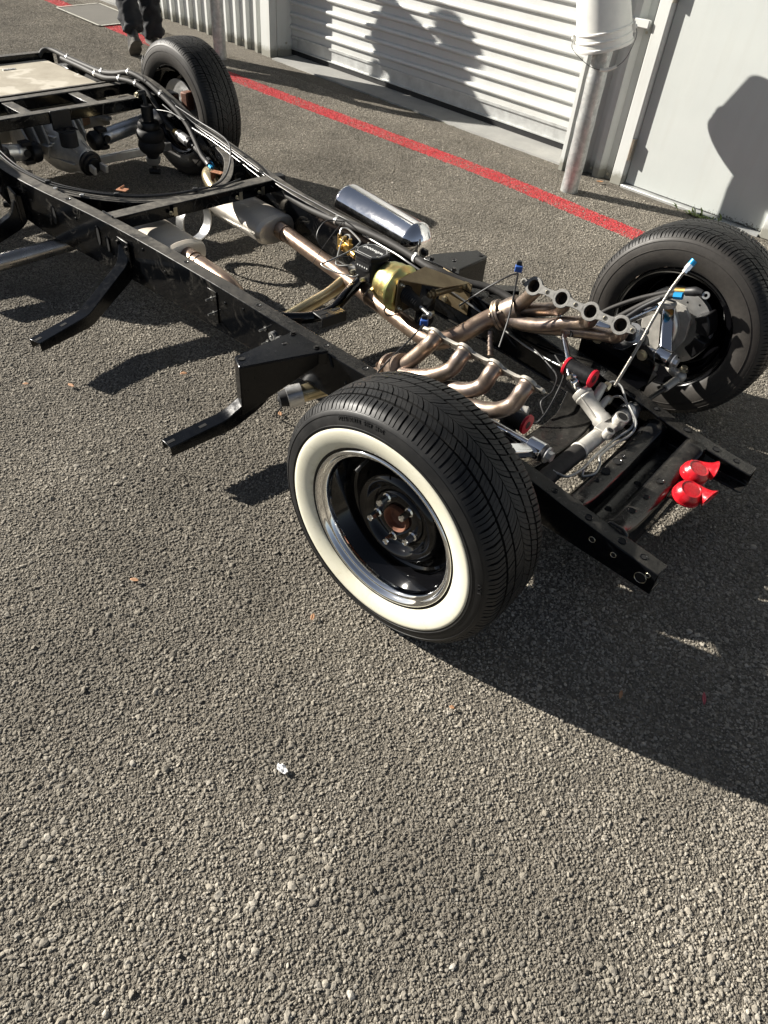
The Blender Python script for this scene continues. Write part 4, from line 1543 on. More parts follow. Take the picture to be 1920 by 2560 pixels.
arm([(-1.805, -0.428, 0.318), (-1.790, -0.462, 0.238), (-1.695, -0.705, 0.146), (-1.642, -0.932, 0.134)])
arm([(-0.795, -0.56, 0.265), (-0.800, -0.615, 0.212), (-0.832, -0.705, 0.144), (-0.844, -0.922, 0.133)], h0=0.06)
arm([(-2.465, -0.540, 0.33), (-2.475, -0.572, 0.245), (-2.525, -0.735, 0.148), (-2.55, -0.95, 0.134)])
mb = MB()   # foot of the arm bolted to the rail
mb.box((-1.80, -0.437, 0.278), (0.085, 0.008, 0.10), R(-3))
mb.build('arm_foot', 'chassis_paint', ch, 0.003)
mb = MB()
mb.box((-2.47, -0.545, 0.275), (0.10, 0.010, 0.13), R(-10))
mb.build('arm_foot', 'chassis_paint', ch, 0.003)
for dx, dz in ((-0.03, 0.03), (0.03, 0.025)):
    mb = MB()
    mb.bolt((-1.80 + dx, -0.441, 0.278 + dz), (0, -1, 0), 0.008, 0.006)
    mb.build('bolt', 'chassis_paint', ch)
mb = MB()
mb.box((-1.93, 0.475, 0.335), (0.05, 0.05, 0.05), R(-8))
mb.build('rail_stub', 'satin_black', ch, 0.004)
mb = MB()
mb.beam((-0.62, 0.40, 0.325), (-0.535, 0.475, 0.33), 0.05, 0.02)
mb.build('rail_tab', 'chassis_paint', ch, 0.003)

# ------------------------------------------------------------------ exhaust
def oval_muffler(x0, x1, yc, zc, rz=0.0):
    a, b = 0.108, 0.060
    prof = [(0.0001, 0.004), (0.35, 0.004), (0.80, 0.006), (0.93, 0.010), (1.0, 0.022), (1.035, 0.030), (1.0, 0.038)]
    seg = 56
    L = x1 - x0
    allp = [(r, h) for r, h in prof] + [(1.0, L - h) for h in (0.038,)] + [(1.035, L - 0.030), (1.0, L - 0.022), (0.93, L - 0.010), (0.80, L - 0.006), (0.35, L - 0.004), (0.0001, L - 0.004)]
    k = len(allp)
    vs, fs = [], []
    for s in range(seg):
        t = 2 * math.pi * s / seg
        cy = math.copysign(abs(math.cos(t)) ** 0.8, math.cos(t)) * a
        cz = math.copysign(abs(math.sin(t)) ** 0.9, math.sin(t)) * b
        for r, h in allp:
            vs.append((x0 + h, yc + cy * r + (h / L - 0.5) * rz, zc + cz * r))
    for s in range(seg):
        t = (s + 1) % seg
        for j in range(k - 1):
            fs.append((s * k + j, s * k + j + 1, t * k + j + 1, t * k + j))
    mb = MB()
    mb.add(vs, fs)
    return mb.build('muffler', 'muffler_steel', ch, 0, 28)


mf_n = oval_muffler(-2.12, -1.71, -0.20, 0.222, -0.02)
mf_f = oval_muffler(-2.13, -1.70, 0.288, 0.218, -0.03)
PIPE = 0.0335


def pipe(pts, name='exhaust_pipe', mat='pipe_steel', r=PIPE, sm=8, parent=None):
    mb = MB()
    mb.tube(pts, r, 24, smooth=sm)
    return mb.build(name, mat, parent or ch, 0, 50)


def weld(p, d, r=PIPE + 0.001, parent=None, mat='header_steel'):
    p, d = Vector(p), Vector(d).normalized()
    mb = MB()
    mb.lathe([(r - 0.002, -0.005), (r, -0.0035), (r + 0.0012, 0), (r, 0.0035), (r - 0.002, 0.005)], p, d, 28)
    return mb.build('weld_bead', mat, parent or ch)


p_f = pipe([(-1.70, 0.285, 0.222), (-1.5, 0.258, 0.214), (-1.2, 0.215, 0.203), (-0.96, 0.168, 0.198), (-0.76, 0.128, 0.196), (-0.635, 0.112, 0.203), (-0.56, 0.165, 0.245), (-0.515, 0.235, 0.292), (-0.485, 0.272, 0.318)])
for x in (-1.62, -1.03, -0.90):
    t = (-0.96 - x) / (-0.96 + 1.5)
    yy = 0.168 + (0.258 - 0.168) * t
    weld((x, yy, 0.198 + 0.016 * max(t, 0)), (1, -0.16, -0.02), PIPE + 0.0016, p_f)
mb = MB()
mb.cyl((-1.715, 0.287, 0.222), (-1.655, 0.279, 0.219), PIPE + 0.004, 28)
mb.build('muffler_neck', 'pipe_steel', mf_f)
p_n = pipe([(-1.70, -0.205, 0.228), (-1.55, -0.212, 0.226), (-1.43, -0.216, 0.218), (-1.37, -0.217, 0.185), (-1.34, -0.217, 0.14), (-1.26, -0.217, 0.118), (-1.0, -0.215, 0.118), (-0.80, -0.225, 0.13), (-0.66, -0.235, 0.17), (-0.57, -0.255, 0.235), (-0.495, -0.28, 0.305)])
weld((-1.63, -0.208, 0.228), (1, -0.03, 0), PIPE + 0.0016, p_n)
mb = MB()
mb.cyl((-1.715, -0.204, 0.228), (-1.66, -0.207, 0.228), PIPE + 0.004, 28)
mb.build('muffler_neck', 'pipe_steel', mf_n)
pipe([(-1.185, -0.19, 0.135), (-1.19, -0.05, 0.152), (-1.195, 0.10, 0.168), (-1.20, 0.19, 0.19)], 'crossover_pipe', 'tail_steel', 0.026)
pipe([(-2.12, 0.295, 0.225), (-2.2, 0.31, 0.238), (-2.30, 0.345, 0.262), (-2.365, 0.40, 0.258), (-2.385, 0.455, 0.215), (-2.39, 0.49, 0.16), (-2.42, 0.50, 0.11)], 'tailpipe', 'tail_steel', 0.034)
pipe([(-2.11, -0.195, 0.225), (-2.18, -0.21, 0.225), (-2.225, -0.27, 0.205), (-2.245, -0.35, 0.178), (-2.262, -0.43, 0.156), (-2.285, -0.54, 0.142), (-2.31, -0.73, 0.130), (-2.335, -0.92, 0.124)], 'tailpipe', 'tailpipe_grey', 0.035)
# exhaust cutout poking out under the near rail
cut = pipe([(-0.70, -0.23, 0.145), (-0.755, -0.33, 0.128), (-0.803, -0.43, 0.112)], 'exhaust_cutout', 'tail_steel', 0.031)
mb = MB()
mb.cyl((-0.790, -0.405, 0.116), (-0.814, -0.452, 0.109), 0.040, 24)
mb.build('clamp', 'brushed_alu', cut)
mb = MB()
mb.cyl((-0.811, -0.446, 0.110), (-0.826, -0.476, 0.106), 0.033, 24, 0.026)
mb.cyl((-0.825, -0.474, 0.106), (-0.829, -0.482, 0.105), 0.018, 16, 0.006)
mb.build('motor_cap', 'black_rubber', cut)
mb = MB()
mb.tube([(-0.818, -0.46, 0.085), (-0.838, -0.475, 0.05), (-0.853, -0.47, 0.02), (-0.860, -0.462, 0.008)], 0.003, 6, smooth=5)
mb.build('lead', 'cable_black', cut)
# driveshaft hoop
mb = MB()
mb.lathe([(0.083, -0.024), (0.089, -0.024), (0.089, 0.024), (0.083, 0.024)], (-2.10, 0.10, 0.175), (1, 0.12, 0), 48, closed=True)
mb.build('driveshaft_hoop', 'brushed_alu', ch, 0, 40)


# ------------------------------------------------------------------ headers
PX = [-0.352, -0.2405, -0.129, -0.0175]


def header(s):
    h = empty('header', (0, 0, 0), 0, ch)
    n_out = Vector((0, s * 0.88, -0.475)).normalized()       # away from the engine
    xv = Vector((1, 0, 0))
    uv = Vector((0, s * 0.475, 0.88)).normalized()           # up along the flange
    base = Vector((0, s * 0.252, 0.490))
    # flange: port bosses joined by narrow necks, with real openings
    th = 0.010

    def plate(mb, poly):
        vs = [base + xv * a + uv * b for a, b in poly] + [base + xv * a + uv * b + n_out * th for a, b in poly]
        k = len(poly)
        fs = [tuple(range(k)), tuple(range(2 * k - 1, k - 1, -1))] + [(i, k + i, k + (i + 1) % k, (i + 1) % k) for i in range(k)]
        if s < 0:
            fs = [f[::-1] for f in fs]
        mb.add(vs, fs)
    fl = MB()
    ro, ri = 0.0315, 0.0205
    for x in PX:
        seg = 32
        vs, fs = [], []
        for i in range(seg):
            a = 2 * math.pi * i / seg
            for r, d in ((ri, 0), (ro, 0), (ro, th), (ri, th)):
                vs.append(base + xv * (x + r * math.cos(a)) + uv * (r * math.sin(a)) + n_out * d)
        for i in range(seg):
            j = (i + 1) % seg
            for q_ in range(4):
                f = (4 * i + q_, 4 * i + (q_ + 1) % 4, 4 * j + (q_ + 1) % 4, 4 * j + q_)
                fs.append(f)
        fl.add(vs, fs)
    for a, b in zip(PX, PX[1:]):
        mid = (a + b) / 2
        plate(fl, [(a + 0.026, -0.016), (mid - 0.014, -0.0125), (mid + 0.014, -0.0125), (b - 0.026, -0.016), (b - 0.026, 0.016), (mid + 0.014, 0.0125), (mid - 0.014, 0.0125), (a + 0.026, 0.016)])
    plate(fl, [(PX[0] - 0.026, -0.014), (PX[0] - 0.026, 0.014), (PX[0] - 0.050, 0.010), (PX[0] - 0.056, 0), (PX[0] - 0.050, -0.010)][::-1])
    plate(fl, [(PX[3] + 0.026, -0.014), (PX[3] + 0.050, -0.010), (PX[3] + 0.056, 0), (PX[3] + 0.050, 0.010), (PX[3] + 0.026, 0.014)])
    f_o = fl.build('flange', 'flange_near' if s < 0 else 'flange_far_shaded', h, 0.0015, 35)
    f_o.name = 'flange'
    for x in [(a + b) / 2 for a, b in zip(PX, PX[1:])] + [PX[0] - 0.043, PX[3] + 0.043]:
        for d, sg in ((-0.0007, -1), (th + 0.0007, 1)):
            mb = MB()
            mb.lathe([(0.0001, 0), (0.0052, 0)], base + xv * x + n_out * d, n_out * sg, 14)
            mb.build('bolt_hole', 'black_hole', h)
            mb = MB()
            mb.lathe([(0.0052, 0), (0.0060, 0.001), (0.0075, 0.0)], base + xv * x + n_out * (d * 0.9), n_out * sg, 14)
            mb.build('hole_edge', 'zinc_bolt', h)
    o0 = n_out * 0.004
    P0 = [base + xv * x + o0 for x in PX]
    col = Vector((-0.462, s * 0.292, 0.330))

    def M_(x, y, z):
        return Vector((x, s * y, z))
    T = [
        [P0[0], P0[0] + n_out * 0.03, M_(-0.372, 0.287, 0.442), M_(-0.405, 0.300, 0.395), M_(-0.440, 0.300, 0.356), col + Vector((-0.010, s * 0.004, 0.016))],
        [P0[1], P0[1] + n_out * 0.03, M_(-0.255, 0.298, 0.435), M_(-0.30, 0.325, 0.402), M_(-0.375, 0.332, 0.366), M_(-0.43, 0.318, 0.345), col + Vector((-0.01, s * 0.018, 0.0))],
        [P0[2], P0[2] + n_out * 0.028, M_(-0.140, 0.292, 0.436), M_(-0.175, 0.310, 0.408), M_(-0.225, 0.308, 0.388), M_(-0.30, 0.290, 0.352), M_(-0.39, 0.278, 0.328), col + Vector((-0.01, -s * 0.018, 0.0))],
        [P0[3], P0[3] + n_out * 0.03, M_(-0.030, 0.300, 0.430), M_(-0.070, 0.325, 0.402), M_(-0.14, 0.330, 0.380), M_(-0.23, 0.318, 0.356), M_(-0.33, 0.302, 0.328), M_(-0.41, 0.294, 0.314), col + Vector((-0.01, 0, -0.018))],
    ]
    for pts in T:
        mb = MB()
        mb.tube(pts, 0.0238, 22, cap=False, smooth=9)
        mb.tube(pts[:3], 0.0202, 22, cap=False, smooth=5)
        mb.build('primary_tube', 'header_steel', h, 0, 60)
        mb = MB()
        mb.lathe([(0.0235, 0.006), (0.0268, 0.008), (0.0255, 0.0125), (0.0235, 0.015)], pts[0], n_out, 24)
        mb.build('weld_bead', 'header_steel', h)
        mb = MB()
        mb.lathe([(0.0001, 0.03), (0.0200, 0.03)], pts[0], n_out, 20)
        mb.build('bore_shade', 'black_hole', h)  # black disc painted as the shade inside the port
    d = (M_(-0.54, 0.262, 0.275) - col).normalized()
    mb = MB()
    mb.tube([col - d * 0.055, col - d * 0.02, col + d * 0.02, col + d * 0.045], [0.050, 0.049, 0.042, 0.036], 28, smooth=4)
    mb.build('collector', 'header_steel', h, 0, 50)
    for k_ in (0.018, 0.030):
        mb = MB()
        mb.lathe([(0.036, -0.005), (0.056, -0.005), (0.056, 0.005), (0.036, 0.005)], col + d * k_, d, 30, closed=True)
        mb.build('collector_flange', 'header_steel', h, 0.001)
    for a in range(3):
        _, u_, w_ = basis(d)
        ca = math.cos(a * 2.1 + 0.5)
        sa = math.sin(a * 2.1 + 0.5)
        c_ = col + (u_ * ca + w_ * sa) * 0.049
        mb = MB()
        mb.cyl(c_ - d * 0.006, c_ + d * 0.052, 0.0045, 8)
        mb.bolt(c_ + d * 0.036, d, 0.008, 0.007)
        mb.build('flange_bolt', 'header_steel', h)
    return h


header(-1)['label'] = 'heat-tinted exhaust header on the near side'
header(1)['label'] = 'heat-tinted exhaust header with its four ports facing the camera'

# ------------------------------------------------------------------ polished air tank outside the far rail
tk = empty('air_tank', (0, 0, 0), 0, ch)
r = 0.094
L = 0.60
mb = MB()
prof = [(0.0001, 0.0), (0.030, 0.002), (0.056, 0.012), (0.074, 0.030), (r - 0.0015, 0.052), (r, 0.060), (r + 0.0010, 0.063), (r, 0.066)]
prof += [(r, L - 0.066), (r + 0.0010, L - 0.063), (r, L - 0.060), (r - 0.0015, L - 0.052), (0.074, L - 0.030), (0.056, L - 0.012), (0.030, L - 0.002), (0.0001, L)]
mb.lathe(prof, (-1.775, 0.742, 0.232), (1, -0.095, -0.030), 64)
mb.build('shell', 'polished_alu', tk, 0, 60)
a_ = Vector((1, -0.095, -0.030)).normalized()
e_ = Vector((-1.775, 0.742, 0.232)) + a_ * L
mb = MB()
mb.cyl(e_ + Vector((-0.012, 0, -0.02)), e_ + a_ * 0.010 + Vector((0, 0, -0.02)), 0.014, 16)
mb.bolt(e_ + a_ * 0.008 + Vector((0, 0, -0.02)), a_, 0.009, 0.010)
mb.build('port_plug', 'satin_black', tk)
for t in (0.16, 0.44):
    p = Vector((-1.775, 0.742, 0.232)) + a_ * t
    mb = MB()
    mb.box(p + Vector((0, -0.17, -0.078)), (0.03, 0.22, 0.006))
    mb.build('tank_bracket', 'satin_black', tk, 0.002)

# ------------------------------------------------------------------ brake booster, master cylinder, valve, lines
bo = empty('brake_booster', (0, 0, 0), 0, ch)
bc = Vector((-0.925, 0.128, 0.336))
bx = Vector((1.0, -0.02, -0.06)).normalized()
mb = MB()
mb.lathe([(q1 * 0.82, q2 * 0.95) for q1, q2 in [(0.0001, -0.004), (0.045, -0.002), (0.070, 0.004), (0.085, 0.014), (0.0945, 0.030), (0.0975, 0.046), (0.0980, 0.052), (0.1010, 0.057), (0.1020, 0.066), (0.1035, 0.090), (0.1055, 0.094), (0.1095, 0.097), (0.1095, 0.104), (0.1055, 0.107), (0.101, 0.110), (0.090, 0.124), (0.074, 0.130), (0.058, 0.131), (0.0001, 0.132)]], bc, bx, 72)
mb.build('drum', 'zinc_gold', bo, 0, 45)
fc = bc + bx * 0.127
mb = MB()
mb.prism([(-0.062, -0.062), (0.072, -0.072), (0.085, 0.068), (-0.058, 0.066)], fc + Vector((0.001, 0, -0.002)), (0, 1, 0), (0, 0, 1), 0.004)
mb.build('mount_plate', 'zinc_bracket', bo, 0.001)
for y, z in ((-0.042, 0.046), (-0.045, -0.046), (0.052, -0.052)):
    mb = MB()
    mb.bolt(fc + Vector((0.006, y, z)), (1, 0, 0), 0.008, 0.008)
    mb.cyl(fc + Vector((0.006, y, z)), fc + Vector((0.024, y, z)), 0.004, 8)
    mb.build('nut', 'zinc_bolt', bo)
mb = MB()
mb.add([Vector(p) for p in [(-0.786, 0.055, 0.405), (-0.795, 0.215, 0.405), (-0.668, 0.335, 0.352), (-0.690, 0.205, 0.366), (-0.786, 0.055, 0.401), (-0.795, 0.215, 0.401), (-0.668, 0.335, 0.348), (-0.690, 0.205, 0.362)]],
       [(0, 3, 2, 1), (4, 5, 6, 7), (0, 1, 5, 4), (1, 2, 6, 5), (2, 3, 7, 6), (3, 0, 4, 7)])
mb.build('top_gusset', 'zinc_bracket', bo, 0.001)
mb = MB()
mb.prism([(-0.80, 0.235), (-0.655, 0.225), (-0.655, 0.350), (-0.80, 0.365)], (0, 0.337, 0), (1, 0, 0), (0, 0, 1), 0.005)
mb.build('rail_plate', 'zinc_bracket', bo, 0.001)
for x, z in ((-0.69, 0.335), (-0.685, 0.255), (-0.77, 0.25)):
    mb = MB()
    mb.bolt((x, 0.331, z), (0, -1, 0), 0.009, 0.008)
    mb.build('nut', 'zinc_bolt', bo)
mb = MB()
mb.cyl((-0.70, 0.325, 0.332), (-0.718, 0.185, 0.336), 0.013, 18)
mb.bolt((-0.718, 0.185, 0.336), (-0.13, -1, 0.03), 0.013, 0.012)
mb.bolt((-0.720, 0.170, 0.336), (-0.13, -1, 0.03), 0.010, 0.010)
mb.build('pivot_spacer', 'zinc_bracket', bo)
mb = MB()
pp = [fc + bx * 0.002]
prof = []
for i in range(9):
    prof += [(0.030 - 0.0008 * i, 0.006 + i * 0.010), (0.024 - 0.0008 * i, 0.011 + i * 0.010)]
mb.lathe([(0.0001, 0)] + [(0.034, 0.0), (0.034, 0.005)] + prof + [(0.0001, 0.098)], fc + Vector((0, -0.012, 0)), (1, -0.18, -0.10), 32)
mb.build('boot', 'black_rubber', bo, 0, 25)
mb = MB()
e0 = fc + Vector((0.095, -0.028, -0.010))
mb.cyl(e0, e0 + Vector((0.045, -0.008, -0.006)), 0.007, 12)
mb.sphere(e0 + Vector((0.053, -0.010, -0.007)), 0.013, 14, 8)
mb.build('push_rod', 'steel_line', bo)
# master cylinder with its finned black reservoir
mc = empty('master_cylinder', (0.026, -0.010, -0.010), 0, ch)
z1 = 0.438
hexa = [(-1.062, 0.098), (-1.062, 0.150), (-1.035, 0.178), (-0.962, 0.178), (-0.935, 0.150), (-0.935, 0.098), (-0.955, 0.072), (-1.042, 0.072)]
mb = MB()
mb.prism(hexa, (0, 0, z1 - 0.018), (1, 0, 0), (0, 1, 0), 0.018)
lid = mb.build('lid', 'satin_black', mc, 0.003)
mb = MB()
cx, cy = -0.9985, 0.125
mb.prism([(cx + (x - cx) * 0.93, cy + (y - cy) * 0.93) for x, y in hexa], (0, 0, z1 - 0.100), (1, 0, 0), (0, 1, 0), 0.082)
mb.build('reservoir', 'satin_black', mc, 0.004)
mb = MB()
mb.cyl((-1.10, 0.126, 0.335), (-0.92, 0.127, 0.336), 0.026, 24)
mb.build('bore', 'satin_black', mc, 0.002)
for i, (a, b) in enumerate(zip(hexa, hexa[1:] + hexa[:1])):
    m_ = [(cx + (x - cx) * 0.84, cy + (y - cy) * 0.84, z1 + 0.0012) for x, y in (a, b)]
    mb = MB()
    mb.tube(m_, 0.0007, 5)
    mb.build('lid_outline', 'white_print', lid)
for x, y in ((-1.052, 0.156), (-0.945, 0.156), (-1.052, 0.094), (-0.945, 0.094)):
    mb = MB()
    mb.bolt((x, y, z1), (0, 0, 1), 0.004, 0.003, False)
    mb.build('lid_screw', 'chrome', lid)
tm = text_mesh('wilwood', 0.027, 0.0004, True, 1.0)
place_mesh(tm, lambda c: Vector((cx - c.x, cy + 0.004 - c.y, z1 + 0.0009 + c.z)))
tm.materials.clear()
tm.materials.append(MATS['white_print'])
link('lettering', tm, lid)
mb = MB()
mb.prism([(-0.035, 0.014), (0.035, 0.014), (0.035, -0.006), (0.018, -0.018), (-0.022, -0.018), (-0.035, -0.006)], (cx, 0.0742, z1 - 0.044), (1, 0, 0), (0, 0, 1), 0.0015)
mb.build('badge', 'black_rubber', mc)
for k in range(5):
    mb = MB()
    mb.box((cx - 0.024 + k * 0.012, 0.0722, z1 - 0.046), (0.005, 0.001, 0.005))
    mb.build('badge_mark', 'white_print', mc)
for y, z in ((0.098, 0.352), (0.090, 0.345)):
    mb = MB()
    x = -1.045 if z > 0.35 else -0.985
    mb.cyl((x, y, z), (x - 0.006, y - 0.030, z), 0.008, 6)
    mb.build('line_nut', 'zinc_bolt', mc)
mb = MB()
mb.cyl((-0.935, 0.07, 0.33), (-0.925, 0.045, 0.33), 0.009, 8)
mb.build('bleed_nut', 'zinc_bolt', mc)
va = empty('proportioning_valve', (0, 0, 0), 0, ch)
mb = MB()
mb.box((-1.19, 0.188, 0.352), (0.088, 0.022, 0.042), R(-14))
mb.cyl((-1.152, 0.180, 0.345), (-1.105, 0.166, 0.345), 0.013, 12)
mb.build('block', 'brass', va, 0.002)
for x in (-1.225, -1.195, -1.165):
    mb = MB()
    mb.cyl((x, 0.19, 0.373), (x, 0.19, 0.388), 0.008, 6)
    mb.build('fitting', 'brass', va)
mb = MB()
mb.cyl((-1.20, 0.176, 0.345), (-1.20, 0.160, 0.345), 0.010, 12)
mb.build('plug', 'brass', va)
for pts in ([(-1.225, 0.19, 0.385), (-1.228, 0.205, 0.405), (-1.20, 0.215, 0.408), (-1.125, 0.200, 0.395), (-1.108, 0.180, 0.39), (-1.113, 0.131, 0.37), (-1.140, 0.045, 0.345), (-1.151, 0.023, 0.338), (-1.125, 0.020, 0.332), (-1.065, 0.033, 0.330), (-1.006, 0.053, 0.332), (-0.991, 0.075, 0.343)],
            [(-1.165, 0.19, 0.385), (-1.185, 0.205, 0.392), (-1.205, 0.20, 0.385), (-1.185, 0.16, 0.372), (-1.135, 0.092, 0.352), (-1.112, 0.062, 0.343), (-1.095, 0.061, 0.341), (-1.065, 0.075, 0.348), (-1.050, 0.090, 0.352)]):
    mb = MB()
    mb.tube(pts, 0.0034, 8, smooth=6)
    mb.build('brake_line', 'steel_line', ch)
mb = MB()
mb.tube([(-1.34, 0.340, 0.365), (-1.31, 0.29, 0.385), (-1.26, 0.15, 0.35), (-1.213, 0.02, 0.30)], [0.0025, 0.0018, 0.0012], 6, smooth=5)
mb.build('cable_tie', 'cable_black', ch)
mb = MB()
mb.tube([(-1.35, 0.34, 0.36), (-1.40, 0.28, 0.36), (-1.39, 0.22, 0.31), (-1.33, 0.24, 0.25), (-1.26, 0.30, 0.25)], 0.0025, 6, smooth=6)
mb.build('wire', 'cable_black', ch)

# ------------------------------------------------------------------ hoses, loom and lines along the far rail
def hose(pts, r, name='hose', mat='hose_rubber', seg=12, sm=6):
    mb = MB()
    mb.tube(pts, r, seg, smooth=sm)
    return mb.build(name, mat, ch, 0, 60)


def clamp(p, d, r, name='hose_clamp', mat='brushed_alu'):
    mb = MB()
    mb.lathe([(r, -0.006), (r + 0.002, -0.006), (r + 0.002, 0.006), (r, 0.006)], p, d, 18, closed=True)
    mb.box(Vector(p) + Vector((0, 0, r + 0.004)), (0.012, 0.008, 0.008))
    return mb.build(name, mat, ch)


loom = [(-1.90, 0.412, 0.30), (-1.80, 0.400, 0.322), (-1.62, 0.378, 0.322), (-1.442, 0.358, 0.336), (-1.267, 0.341, 0.358), (-1.10, 0.334, 0.364), (-0.953, 0.318, 0.362), (-0.86, 0.302, 0.36), (-0.80, 0.306, 0.358), (-0.70, 0.34, 0.345), (-0.596, 0.378, 0.345), (-0.50, 0.385, 0.335), (-0.40, 0.372, 0.318), (-0.30, 0.35, 0.29)]
hose(loom, 0.0145, 'wiring_loom', 'hose_rubber', 14)
clamp((-0.925, 0.312, 0.362), (1, -0.12, 0), 0.0145, 'loom_label', 'white_print')
clamp((-1.41, 0.354, 0.340), (1, -0.05, 0), 0.0145)
hose([(-2.75, 0.475, 0.487), (-2.60, 0.480, 0.425), (-2.40, 0.470, 0.405), (-2.20, 0.440, 0.392), (-2.0, 0.408, 0.382), (-1.85, 0.388, 0.372), (-1.486, 0.372, 0.36), (-1.35, 0.36, 0.362), (-1.246, 0.375, 0.356)], 0.0030, 'brake_line', 'dark_line', 8)
hose([(-2.80, 0.45, 0.46), (-2.62, 0.462, 0.41), (-2.42, 0.452, 0.392), (-2.22, 0.422, 0.380), (-2.02, 0.395, 0.36), (-1.85, 0.375, 0.345)], 0.0028, 'brake_line', 'steel_line', 8)
hose([(-1.25, 0.352, 0.335), (-1.10, 0.318, 0.345), (-1.0, 0.295, 0.352), (-0.93, 0.285, 0.348), (-0.80, 0.30, 0.32), (-0.6, 0.325, 0.27), (-0.35, 0.30, 0.24), (-0.2, 0.27, 0.25), (-0.14, 0.24, 0.28)], 0.0042, 'brake_line', 'steel_line', 8)
hA = [(-3.93, 0.385, 0.462), (-3.93, 0.42, 0.492), (-3.88, 0.448, 0.497), (-3.72, 0.452, 0.490), (-3.5, 0.452, 0.488), (-3.35, 0.445, 0.494), (-3.22, 0.448, 0.514), (-3.10, 0.46, 0.542), (-2.97, 0.47, 0.53), (-2.84, 0.472, 0.494), (-2.70, 0.465, 0.452), (-2.60, 0.455, 0.405), (-2.52, 0.435, 0.36), (-2.44, 0.41, 0.318), (-2.36, 0.392, 0.300)]
hB = [(-3.75, 0.43, 0.484), (-3.55, 0.43, 0.482), (-3.38, 0.42, 0.482), (-3.26, 0.415, 0.488), (-3.15, 0.43, 0.505), (-3.02, 0.445, 0.508), (-2.92, 0.452, 0.482), (-2.86, 0.455, 0.43), (-2.80, 0.455, 0.382), (-2.73, 0.455, 0.352)]
hose(hA, 0.0125)
hose(hB, 0.0125)
hose([(-2.54, 0.445, 0.322), (-2.46, 0.43, 0.31), (-2.385, 0.415, 0.302)], 0.0125)
for p, q_ in (((-2.36, 0.392, 0.300), (-2.325, 0.383, 0.292)), ((-2.385, 0.415, 0.302), (-2.348, 0.406, 0.294))):
    mb = MB()
    p, q_ = Vector(p), Vector(q_)
    mb.cyl(p - (q_ - p) * 0.5, p + (q_ - p) * 0.2, 0.0150, 16)
    mb.build('hose_end', 'cable_black', ch)
    mb = MB()
    mb.cyl(p + (q_ - p) * 0.2, q_, 0.011, 6)
    mb.build('hose_fitting', 'blue_anodised', ch)
for i in (3, 5, 7, 9):
    clamp(hA[i], Vector(hA[i + 1]) - Vector(hA[i - 1]), 0.0125)
for i in (2, 4, 5):
    clamp(hB[i], Vector(hB[i + 1]) - Vector(hB[i - 1]), 0.0125)
fi = empty('fuel_filter', (0, 0, 0), 0, ch)
fa, fb = Vector((-2.715, 0.456, 0.350)), Vector((-2.555, 0.447, 0.324))
fd = (fb - fa).normalized()
mb = MB()
mb.lathe([(0.0001, 0), (0.012, 0), (0.013, 0.018), (0.023, 0.022), (0.0245, 0.03), (0.0245, 0.052)], fa, fd, 24)
mb.build('end_cap', 'satin_black', fi)
mb = MB()
mb.cyl(fa + fd * 0.052, fa + fd * 0.110, 0.0240, 28)
mb.build('can', 'brushed_alu', fi)
mb = MB()
mb.lathe([(0.0245, 0.110), (0.0245, 0.135), (0.013, 0.142), (0.012, 0.165), (0.0001, 0.165)], fa, fd, 24)
mb.build('end_cap', 'satin_black', fi)
mb = MB()
mb.cyl(fa - fd * 0.012, fa + fd * 0.012, 0.0155, 6)
mb.build('fitting', 'brass', fi)
# black cables along the near rail and the curved brace, looping up to the far rail
hose([(-2.75, -0.50, 0.475), (-2.55, -0.495, 0.420), (-2.40, -0.46, 0.392), (-2.28, -0.415, 0.380), (-2.12, -0.29, 0.372), (-2.02, -0.16, 0.368), (-1.96, 0.0, 0.372), (-1.95, 0.12, 0.376), (-1.985, 0.21, 0.385), (-2.04, 0.285, 0.42), (-2.10, 0.335, 0.455), (-2.19, 0.38, 0.46), (-2.32, 0.425, 0.452), (-2.5, 0.455, 0.452), (-2.70, 0.462, 0.475)], 0.0042, 'battery_cable', 'cable_black', 8)
hose([(-2.75, -0.485, 0.47), (-2.52, -0.475, 0.412), (-2.36, -0.43, 0.385), (-2.2, -0.34, 0.374), (-2.07, -0.20, 0.366), (-2.0, -0.06, 0.364), (-1.96, 0.06, 0.372), (-1.93, 0.16, 0.375), (-1.94, 0.26, 0.378)], 0.0038, 'battery_cable', 'cable_black', 8)
for p in ((-2.34, -0.437, 0.388), (-2.10, -0.265, 0.372), (-1.96, 0.03, 0.374)):
    mb = MB()
    mb.box(p, (0.02, 0.016, 0.016), R(35))
    mb.build('cable_clip', 'cable_black', ch, 0.002)
for p in ((-2.29, -0.435, 0.375), (-2.19, -0.372, 0.366)):
    mb = MB()
    mb.box(p, (0.016, 0.02, 0.010), R(35))
    mb.build('cable_clip', 'brushed_alu', ch, 0.002)

